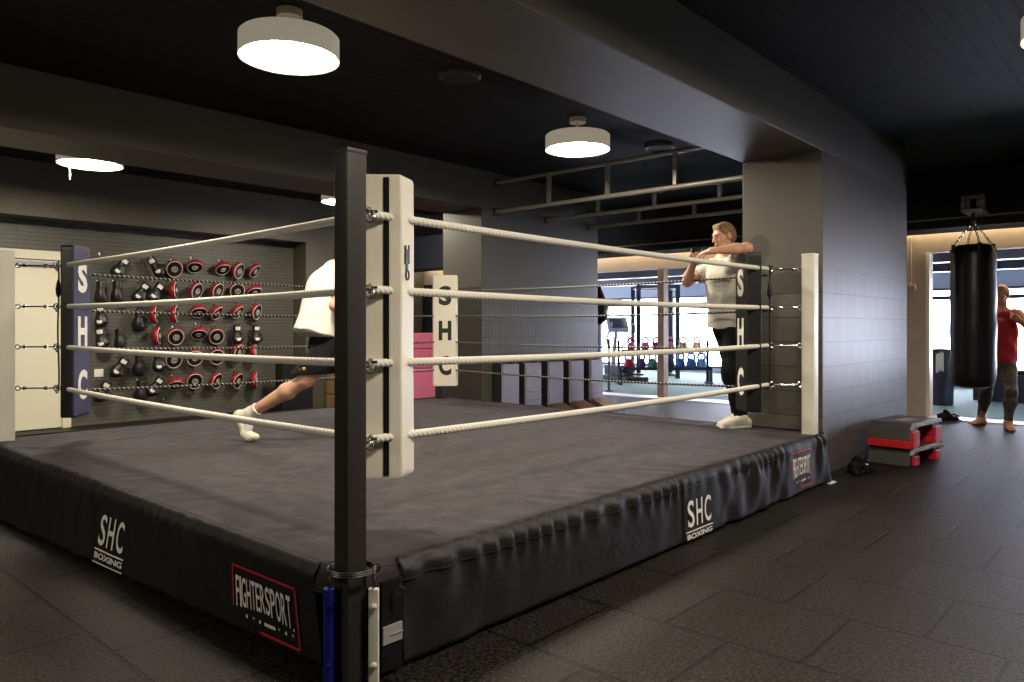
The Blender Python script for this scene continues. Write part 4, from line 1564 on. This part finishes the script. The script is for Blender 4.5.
def add_hand(b, w, f, n, side, curl=(.3, .4, .3), sc=1.0, thumb=(.55, .75, .25), tcurl=.4):
    """w wrist, f finger direction, n way the palm faces, side which way along f x n the thumb leaves"""
    f = unit(f)
    n = np.array(n, float)
    n = unit(n - f * (n @ f))
    s = np.cross(f, n) * side
    q = lambda a, c, d: w + sc * (f * a + s * c + n * d)
    b.cone(q(-.01, 0, 0), q(.03, .004, 0), .025 * sc, .030 * sc, k=.015, wide=(s, 1.25))
    b.cone(q(.03, .010, 0), q(.082, .012, .002), .0155 * sc, .0135 * sc, k=.014, wide=(s, 2.5))
    ln = [(.042, .026, .021), (.046, .029, .023), (.043, .027, .022), (.034, .021, .019)]
    for i in range(4):
        a = .086 - .004 * abs(i - 1.2)
        base = q(a, .036 - .0205 * i, .001)
        fd, nd = unit(f + s * (.10 - .06 * i)), n
        p = base
        for j in range(3):
            ang = curl[j] * (1 + .06 * i)
            fd, nd = fd * math.cos(ang) + nd * math.sin(ang), nd * math.cos(ang) - fd * math.sin(ang)
            e = p + fd * ln[i][j] * sc
            b.cone(p, e, (.0098 - .0006 * j) * sc, (.0092 - .0006 * j) * sc, k=.003 if j else .008)
            p = e
    p = q(.022, .026, .006)
    d = unit(f * thumb[0] + s * thumb[1] + n * thumb[2])
    for j, l in enumerate((.040, .032, .026)):
        e = p + d * l * sc
        b.cone(p, e, (.0145 - .002 * j) * sc, (.0125 - .002 * j) * sc, k=.010 if j == 0 else .004)
        p = e
        d = unit(d + (f * .6 - s * .5 + n * .35) * tcurl)
    return b


def shoe(root, heel, ball, toe, up, low=.0, m='shoe_white', sole=True, ankle=None):
    b = Body(.02)
    up = unit(up)
    ax = unit(np.cross(np.array(toe) - np.array(heel), up))
    H, B, T = [np.array(p, float) for p in (heel, ball, toe)]
    b.cone(H + up * .035, B + up * .035, .036, .040, wide=(ax, 1.0))
    b.cone(B + up * .032, T + up * .024 - unit(T - B) * .03, .040, .026, wide=(ax, 1.15))
    b.cone(H + up * .05, H + unit(B - H) * .06 + up * .085, .036, .038)
    if ankle is not None:
        b.cone(H + unit(B - H) * .045 + up * .06, ankle, .042, .045, flat=2)
        b.cone(np.array(ankle) - up * .025, B + up * .035, .042, .036, flat=1)
    v, q = b.mesh(.006, cuts=[(H, -up), (B + up * .0, -up)] if sole else [])
    o = link('shoe', (v, q), M[m], root, angle=None)
    so = Body(.008)
    so.cone(H + up * .012, B + up * .012, .038, .043, wide=(ax, 1.02)).cone(B + up * .012, T - unit(T - B) * .03 + up * .012, .043, .030, wide=(ax, 1.1))
    v, q = so.mesh(.006, cuts=[(H, -up), (B, -up), (H + up * .024, up), (B + up * .024, up)])
    if len(v):
        link('sole', (v, q), M['ink_white'], o, angle=None)
    lc = MB()
    mid = B + (H - B) * .28 + up * .062
    for k in range(4):
        c = mid + unit(H - B) * .02 * k + up * (.004 + .011 * k)
        lc.tube([c - ax * .026 - up * .006, c + up * .004, c + ax * .026 - up * .006], .003, 5)
    link('laces', lc, M['tee_grey'], o)
    return o


def cloth(name, root, b, m, h=.009, cuts=(), amp=.004, fr=(34, 26, 30), ph=0.0):
    w = lambda X, Y, Z: amp * (np.sin(X * fr[0] + 3 * np.sin(Z * 9 + ph)) * np.sin(Y * fr[1] + ph) + .8 * np.sin(Z * fr[2] + 4 * np.sin(X * 8 + Y * 6 + ph)))
    v, q = b.mesh(h, cuts=cuts, wrinkle=w)
    return link(name, (v, q), M[m], root, angle=None)


# ---------------------------------------------------------------- trainer leaning at the right corner
R0, D0, Z0 = 1.92, 6.47, .396
P_ = Pose(R0, D0, Z0)
tr = person_root('person', 'person in pale tee and black trousers leaning over the black corner pad with a phone', R0 + .025, D0, Z0)
fw = unit((-.95, -.3, 0))
lt = np.array((.3, -.95, 0))
hip = P_(1.86, 6.55, 1.335)
chest = P_(1.80, 6.48, 1.66)
neck = P_(1.795, 6.475, 1.845)
shL, shR = P_(1.835, 6.305, 1.775), P_(1.745, 6.64, 1.775)
elL, elR = P_(1.865, 6.035, 1.885), P_(1.505, 6.55, 1.645)
wrL, wrR = P_(1.612, 6.06, 1.868), P_(1.495, 6.30, 1.775)
hd = P_(1.790, 6.435, 2.03)
b = Body(.03)
F, HP = add_head(b, hd, (-.95, -.32, -.20), (0, 0, 1), neck)
b.cone(neck - (0, 0, .05), chest, .085, .125, wide=(lt, 1.35)).cone(chest, hip, .115, .112, wide=(lt, 1.25))
b.cone(neck - (0, 0, .035), shL, .055, .055).cone(neck - (0, 0, .035), shR, .055, .055)
b.cone(shL, elL, .054, .042).cone(shR, elR, .054, .041)
b.cone(elL, elL + (wrL - elL) * .35, .041, .043).cone(elL + (wrL - elL) * .35, wrL, .043, .027)
b.cone(elR, elR + (wrR - elR) * .35, .040, .043).cone(elR + (wrR - elR) * .35, wrR, .043, .027)
add_hand(b, wrL, (-.86, .42, -.12), (.0, .35, -.93), -1, (.30, .45, .35))
add_hand(b, wrR, (.02, -.78, .60), (.05, .6, .79), -1, (.35, .6, .4))
hL, hR = hip + lt * .09 - (0, 0, .04), hip - lt * .09 - (0, 0, .04)
kL, kR = P_(1.835, 6.39, .86), P_(1.905, 6.52, .86)
aL, aR = P_(1.925, 6.36, .49), P_(1.930, 6.465, .49)
for h_, k_, a_ in ((hL, kL, aL), (hR, kR, aR)):
    b.cone(h_, k_, .078, .052).cone(k_, k_ + (a_ - k_) * .35, .050, .054).cone(k_ + (a_ - k_) * .35, a_, .054, .035)
    b.cone(a_, a_ + fw * .10 - (0, 0, .06), .034, .020)
link('body', b.mesh(.0072), M['skin'], tr, angle=None)
face_bits(tr, F, HP, M['hair'])
s = Body(.035)
hem = hip - (0, 0, .075)
s.cone(chest, hem, .138, .150, wide=(lt, 1.30), flat=2).cone(neck - (0, 0, .085), chest, .100, .135, wide=(lt, 1.45))
s.cone(neck - (0, 0, .05), shL + lt * .0, .062, .068).cone(neck - (0, 0, .05), shR, .062, .068)
s.cone(shL, shL + (elL - shL) * .50, .070, .078, flat=2, k=.03).cone(shR, shR + (elR - shR) * .62, .070, .078, flat=2, k=.03)
s.ball(neck + fw * .055 + np.array((0, 0, .02)), .062, None, k=.008, sub=True)
cloth('tee_shirt', tr, s, 'tee_grey', .008, amp=.005)
t_ = Body(.03)
t_.cone(hip - (0, 0, .03), hip - (0, 0, .08), .112, .120, wide=(lt, 1.25))
for h_, k_, a_ in ((hL, kL, aL), (hR, kR, aR)):
    t_.cone(h_, k_, .095, .074).cone(k_, a_ - (0, 0, .028), .074, .054, flat=2)
cloth('trousers', tr, t_, 'cloth_black', .009, amp=.005, fr=(22, 24, 40))
zf = P_(0, 0, .396)[2]
for a_ in (aL, aR):
    g = lambda q, dz=0.0: np.array((q[0], q[1], zf + dz))
    shoe(tr, g(a_ - fw * .05), g(a_ + fw * .11), g(a_ + fw * .215), (0, 0, 1), ankle=a_ + np.array((0, 0, .02)))
fd_ = unit((.02, -.78, .60))
nd_ = np.array((.05, .6, .79))
nd_ = unit(nd_ - fd_ * (nd_ @ fd_))
pc_ = wrR + fd_ * .115 + nd_ * .026 + np.array((R0 + .025, D0, Z0))
ph = thing('phone', 'black phone held up in the hands of the person leaning on the corner pad', 'phone', tuple(Vector((SA * pc_[0] + CA * pc_[1], -CA * pc_[0] + SA * pc_[1], pc_[2]))), VIEW)
T = Matrix([list(r) + [0] for r in np.stack([np.cross(nd_, fd_), nd_, fd_], 1).tolist()] + [[0, 0, 0, 1]])
link('case', MB().box((-.038, -.006, -.070), (.038, .006, .075), .005, T=T), M['phone'], ph)
link('screen', MB().box((-.034, .0055, -.064), (.034, .0068, .069), .001, T=T), M['screen'], ph)

# ---------------------------------------------------------------- boxer behind the near post
R0, D0, Z0 = -1.36, 5.70, .398
P_ = Pose(R0, D0, Z0)
bx = person_root('person', 'person in white tee and black shorts lunging across the ring behind the black post', R0, D0, Z0)
fw = unit((.72, .69, 0))
lt = np.array((-.69, .72, 0))           # towards the left shoulder
hip = P_(-1.375, 5.70, 1.165)
chest = P_(-1.345, 5.72, 1.55)
neck = P_(-1.24, 5.74, 1.765)
shR, shL = neck - lt * .185 + np.array((-.03, -.02, -.07)), neck + lt * .185 + np.array((-.03, 0, -.07))
elR, elL = P_(-1.285, 5.46, 1.405), P_(-1.15, 5.98, 1.40)
wrR, wrL = P_(-1.045, 5.52, 1.57), P_(-.93, 5.86, 1.60)
hd = P_(-1.085, 5.80, 1.92)
b = Body(.03)
F, HP = add_head(b, hd, (.85, .5, -.25), (.15, .05, 1), neck)
b.cone(neck - (0, 0, .06), chest, .085, .125, wide=(lt, 1.35)).cone(chest, hip, .115, .115, wide=(lt, 1.25))
for sh_, el_, wr_ in ((shR, elR, wrR), (shL, elL, wrL)):
    b.cone(neck - (0, 0, .04), sh_, .055, .056).cone(sh_, el_, .055, .042)
    m_ = el_ + (wr_ - el_) * .35
    b.cone(el_, m_, .041, .044).cone(m_, wr_, .044, .028)
add_hand(b, wrR, (.75, .25, .60), (-.3, .92, .0), -1, (1.45, 1.5, 1.0), thumb=(.7, .35, .6), tcurl=.9)
add_hand(b, wrL, (.80, -.1, .60), (-.1, -.95, -.05), 1, (1.45, 1.5, 1.0), thumb=(.7, .35, .6), tcurl=.9)
hR, hL = hip - lt * .09 - (0, 0, .04), hip + lt * .09 - (0, 0, .04)
kR, kL = P_(-1.520, 5.52, .858), P_(-1.095, 5.80, .86)
aR, aL = P_(-1.955, 5.60, .605), P_(-1.03, 5.85, .49)
for h_, k_, a_ in ((hL, kL, aL), (hR, kR, aR)):
    sh_ = unit(a_ - k_)
    m_ = k_ + (a_ - k_) * .33
    b.cone(h_, k_, .084, .057).cone(k_, m_, .052, .057).cone(m_, a_, .057, .036)
    b.ball(m_ - np.cross(sh_, (0, 1, 0)) * .0, .05, None)
heR, baR, toR = P_(-2.075, 5.60, .575), P_(-1.995, 5.59, .412), P_(-1.885, 5.58, .402)
b.cone(aR, heR + (.02, 0, .02), .036, .026).cone(aR, baR + (.02, 0, .03), .034, .026)
link('body', b.mesh(.0075), M['skin'], bx, angle=None)
face_bits(bx, F, HP, M['hair'])
s = Body(.04)
hem = P_(-1.46, 5.66, 1.175)
s.cone(chest + lt * .01 + (-.035, 0, .0), hem, .162, .176, wide=(lt, 1.22), flat=2)
s.cone(neck - (.05, 0, .10), chest - (.03, 0, 0), .115, .158, wide=(lt, 1.5))
s.cone(neck - (0, 0, .05), shR, .064, .074).cone(neck - (0, 0, .05), shL, .064, .074)
s.cone(shR, shR + (elR - shR) * .74, .078, .088, flat=2, k=.03).cone(shL, shL + (elL - shL) * .74, .078, .088, flat=2, k=.03)
s.cone(chest + (-.06, -.05, -.05), hem + (-.02, -.06, .02), .12, .15, flat=2)
s.cone(chest + (.04, 0, -.06), P_(-1.27, 5.72, 1.10), .14, .155, wide=(lt, 1.15), flat=2)
s.ball(neck + fw * .06 + np.array((0, 0, .02)), .062, None, k=.008, sub=True)
cloth('tee_shirt', bx, s, 'tee_white', .009, amp=.006, fr=(16, 18, 14))
t_ = Body(.04)
t_.cone(hip - (0, 0, .02), hip - (0, 0, .08), .125, .135, wide=(lt, 1.2))
t_.cone(hR, P_(-1.535, 5.54, .80), .125, .145).cone(hL, P_(-1.135, 5.80, .82), .125, .15)
so = cloth('shorts', bx, t_, 'cloth_black', .009, cuts=[(P_(0, 0, .912), (-.12, 0, -1))] if False else [(P_(-1.4, 5.6, .905), (0, 0, -1))], amp=.006, fr=(18, 20, 12), ph=1.0)
gd = MB()
dth = unit(kR - hR)
sd = unit(np.cross(dth, (0, 1, 0)))
for i in range(4):
    c = kR - dth * .03 - np.array((0, .122, 0)) - sd * (-.10 + .032 * i) * .55
    an = math.radians(200 + 14 * i)
    c = P_(-1.445, 5.575, .935 + .012 * (i % 2)) + np.array((math.cos(an) * .140, math.sin(an) * .140, 0))
    gd.box(c - .011, c + .011, .004)
lab(link('trim_marks', gd, M['gold'], so), 'gold marks at the hem')
# socks and shoes
sk = Body(.02)
m_ = aR + (kR - aR) * .14
sk.cone(aR, m_, .042, .050, flat=2)
sk.cone(aR, heR + np.array((.03, 0, .02)), .043, .034)
sk.cone(aR, baR + np.array((.015, 0, .045)), .043, .034)
cloth('sock', bx, sk, 'tee_white', .007, amp=.002)
upv = np.cross(unit(baR - heR), (0, -1, 0))
upv = upv if upv[0] > 0 else -upv
q = Body(.02)
q.cone(heR + upv * .03, baR + upv * .035, .034, .040, k=.02).cone(baR + np.array((0, 0, .038)), toR + np.array((-.02, 0, .03)), .038, .026)
q.cone(heR + upv * .05, aR + np.array((-.01, 0, -.02)), .036, .044)
v_, f_ = q.mesh(.006, cuts=[(P_(0, 0, .400), (0, 0, -1)), (heR, -upv)])
so_ = link('shoe', (v_, f_), M['shoe_white'], bx, angle=None)
lc = MB()
for k in range(4):
    c = aR * (.85 - .22 * k) + baR * (.15 + .22 * k) + upv * (.052 - .004 * k) + np.array((.0, 0, .012))
    lc.tube([c + (0, -.03, -.006), c, c + (0, .03, -.006)], .003, 5)
link('laces', lc, M['tee_grey'], so_)
f2 = unit((.85, .3, 0))
g = lambda q: np.array((q[0], q[1], P_(0, 0, .397)[2]))
shoe(bx, g(aL - f2 * .05), g(aL + f2 * .11), g(aL + f2 * .21), (0, 0, 1), ankle=aL + np.array((0, 0, .02)))
sk = Body(.02)
sk.cone(aL, aL + (kL - aL) * .30, .046, .054, flat=2)
cloth('sock', bx, sk, 'tee_white', .007, amp=.002)

# ---------------------------------------------------------------- boxer at the punching bag
R0, D0, Z0 = 6.10, 9.35, .002
P_ = Pose(R0, D0, Z0)
kk = person_root('person', 'barefoot person in red tee and mottled leggings sparring behind the hanging punching bag', R0 - .045, D0, Z0)
fw = unit((-.83, -.55, 0))
lt = np.array((.55, -.83, 0))
hip = P_(6.15, 9.38, .86)
chest = P_(6.165, 9.38, 1.20)
neck = P_(6.17, 9.38, 1.465)
shL, shR = neck + lt * .18 - (0, 0, .06), neck - lt * .18 - (0, 0, .06)
elL, elR = P_(6.29, 8.98, 1.22), P_(5.93, 9.42, 1.20)
wrL, wrR = P_(6.075, 8.93, 1.33), P_(5.86, 9.24, 1.40)
hd = P_(6.145, 9.35, 1.655)
b = Body(.03)
F, HP = add_head(b, hd, (-.85, -.5, -.12), (0, 0, 1), neck)
b.cone(neck - (0, 0, .06), chest, .088, .13, wide=(lt, 1.35)).cone(chest, hip, .118, .115, wide=(lt, 1.22))
for sh_, el_, wr_ in ((shR, elR, wrR), (shL, elL, wrL)):
    b.cone(neck - (0, 0, .04), sh_, .058, .062).cone(sh_, el_, .062, .044)
    m_ = el_ + (wr_ - el_) * .35
    b.cone(el_, m_, .043, .046).cone(m_, wr_, .046, .029)
add_hand(b, wrL, (-.78, -.1, .5), (.1, .95, .1), -1, (1.45, 1.5, 1.0), thumb=(.7, .35, .6), tcurl=.9)
add_hand(b, wrR, (-.45, -.65, .6), (.7, -.6, .1), 1, (1.45, 1.5, 1.0), thumb=(.7, .35, .6), tcurl=.9)
hL, hR = hip + lt * .095 - (0, 0, .03), hip - lt * .095 - (0, 0, .03)
kL, kR = P_(6.10, 9.10, .455), P_(6.00, 9.42, .42)
aL, aR = P_(6.065, 9.10, .085), P_(6.06, 9.62, .085)
for h_, k_, a_, d_ in ((hL, kL, aL, unit((-.3, -.95, 0))), (hR, kR, aR, unit((-.92, -.35, 0)))):
    m_ = k_ + (a_ - k_) * .33
    b.cone(h_, k_, .078, .058).cone(k_, m_, .056, .058).cone(m_, a_, .058, .036)
    he, ba = a_ - d_ * .045 - np.array((0, 0, .055)), a_ + d_ * .12 - np.array((0, 0, .062))
    s_ = np.cross(d_, (0, 0, 1))
    b.cone(a_, he, .036, .030).cone(a_ - np.array((0, 0, .01)), ba, .036, .024, wide=(s_, 1.3)).cone(he, ba, .028, .022, wide=(s_, 1.4))
    for i in range(5):
        o_ = ba + s_ * (.034 - .017 * i)
        b.cone(o_, o_ + d_ * (.055 - .006 * i) - np.array((0, 0, .006)), .012 - .001 * i, .009, k=.006)
link('body', b.mesh(.008), M['skin_tan'], kk, angle=None)
face_bits(kk, F, HP, M['hair_blond'], .004)
s = Body(.035)
s.cone(chest, hip - (0, 0, .05), .138, .146, wide=(lt, 1.28), flat=2).cone(neck - (0, 0, .09), chest, .10, .138, wide=(lt, 1.4))
s.cone(neck - (0, 0, .055), shL - lt * .01, .062, .072, flat=2).cone(neck - (0, 0, .055), shR + lt * .01, .062, .072, flat=2)
s.ball(neck + fw * .055 + np.array((0, 0, .02)), .066, None, k=.008, sub=True)
cloth('tee_shirt', kk, s, 'tee_red', .009, amp=.005)
t_ = Body(.03)
t_.cone(hip - (0, 0, .03), hip - (0, 0, .07), .112, .118, wide=(lt, 1.22))
for h_, k_, a_ in ((hL, kL, aL), (hR, kR, aR)):
    m_ = k_ + (a_ - k_) * .33
    t_.cone(h_, k_, .090, .068).cone(k_, m_, .066, .067).cone(m_, a_ + (0, 0, .03), .067, .045, flat=2)
cloth('leggings', kk, t_, 'cloth_camo', .009, amp=.003)
# ================================================================== CAMERA, SKY, VIEW
cam = bpy.data.cameras.new('camera')
cam.sensor_width = 36
cam.lens = FPX / 1024 * 36
cam.shift_y = -(341 - HY) / 1024
cam.clip_end = 200
co = bpy.data.objects.new('camera', cam)
COL.objects.link(co)
co.location = (0, 0, EYE)
co.rotation_euler = (PI / 2, 0, VIEW)
SC.camera = co

w = bpy.data.worlds.new('bright overcast sky')
SC.world = w
w.use_nodes = True
bg = w.node_tree.nodes['Background']
bg.inputs[0].default_value = (.85, .86, 1.0, 1)
bg.inputs[1].default_value = 22.0
vs_ = SC.view_settings
SC.display_settings.display_device = 'sRGB'
vs_.view_transform = 'Standard'
vs_.look = 'None'
vs_.gamma = 1
vs_.exposure = 0.0
vs_.use_curve_mapping = False
SC.cycles.use_denoising = True
SC.cycles.max_bounces = 10
SC.cycles.diffuse_bounces = 5
SC.cycles.sample_clamp_indirect = 6
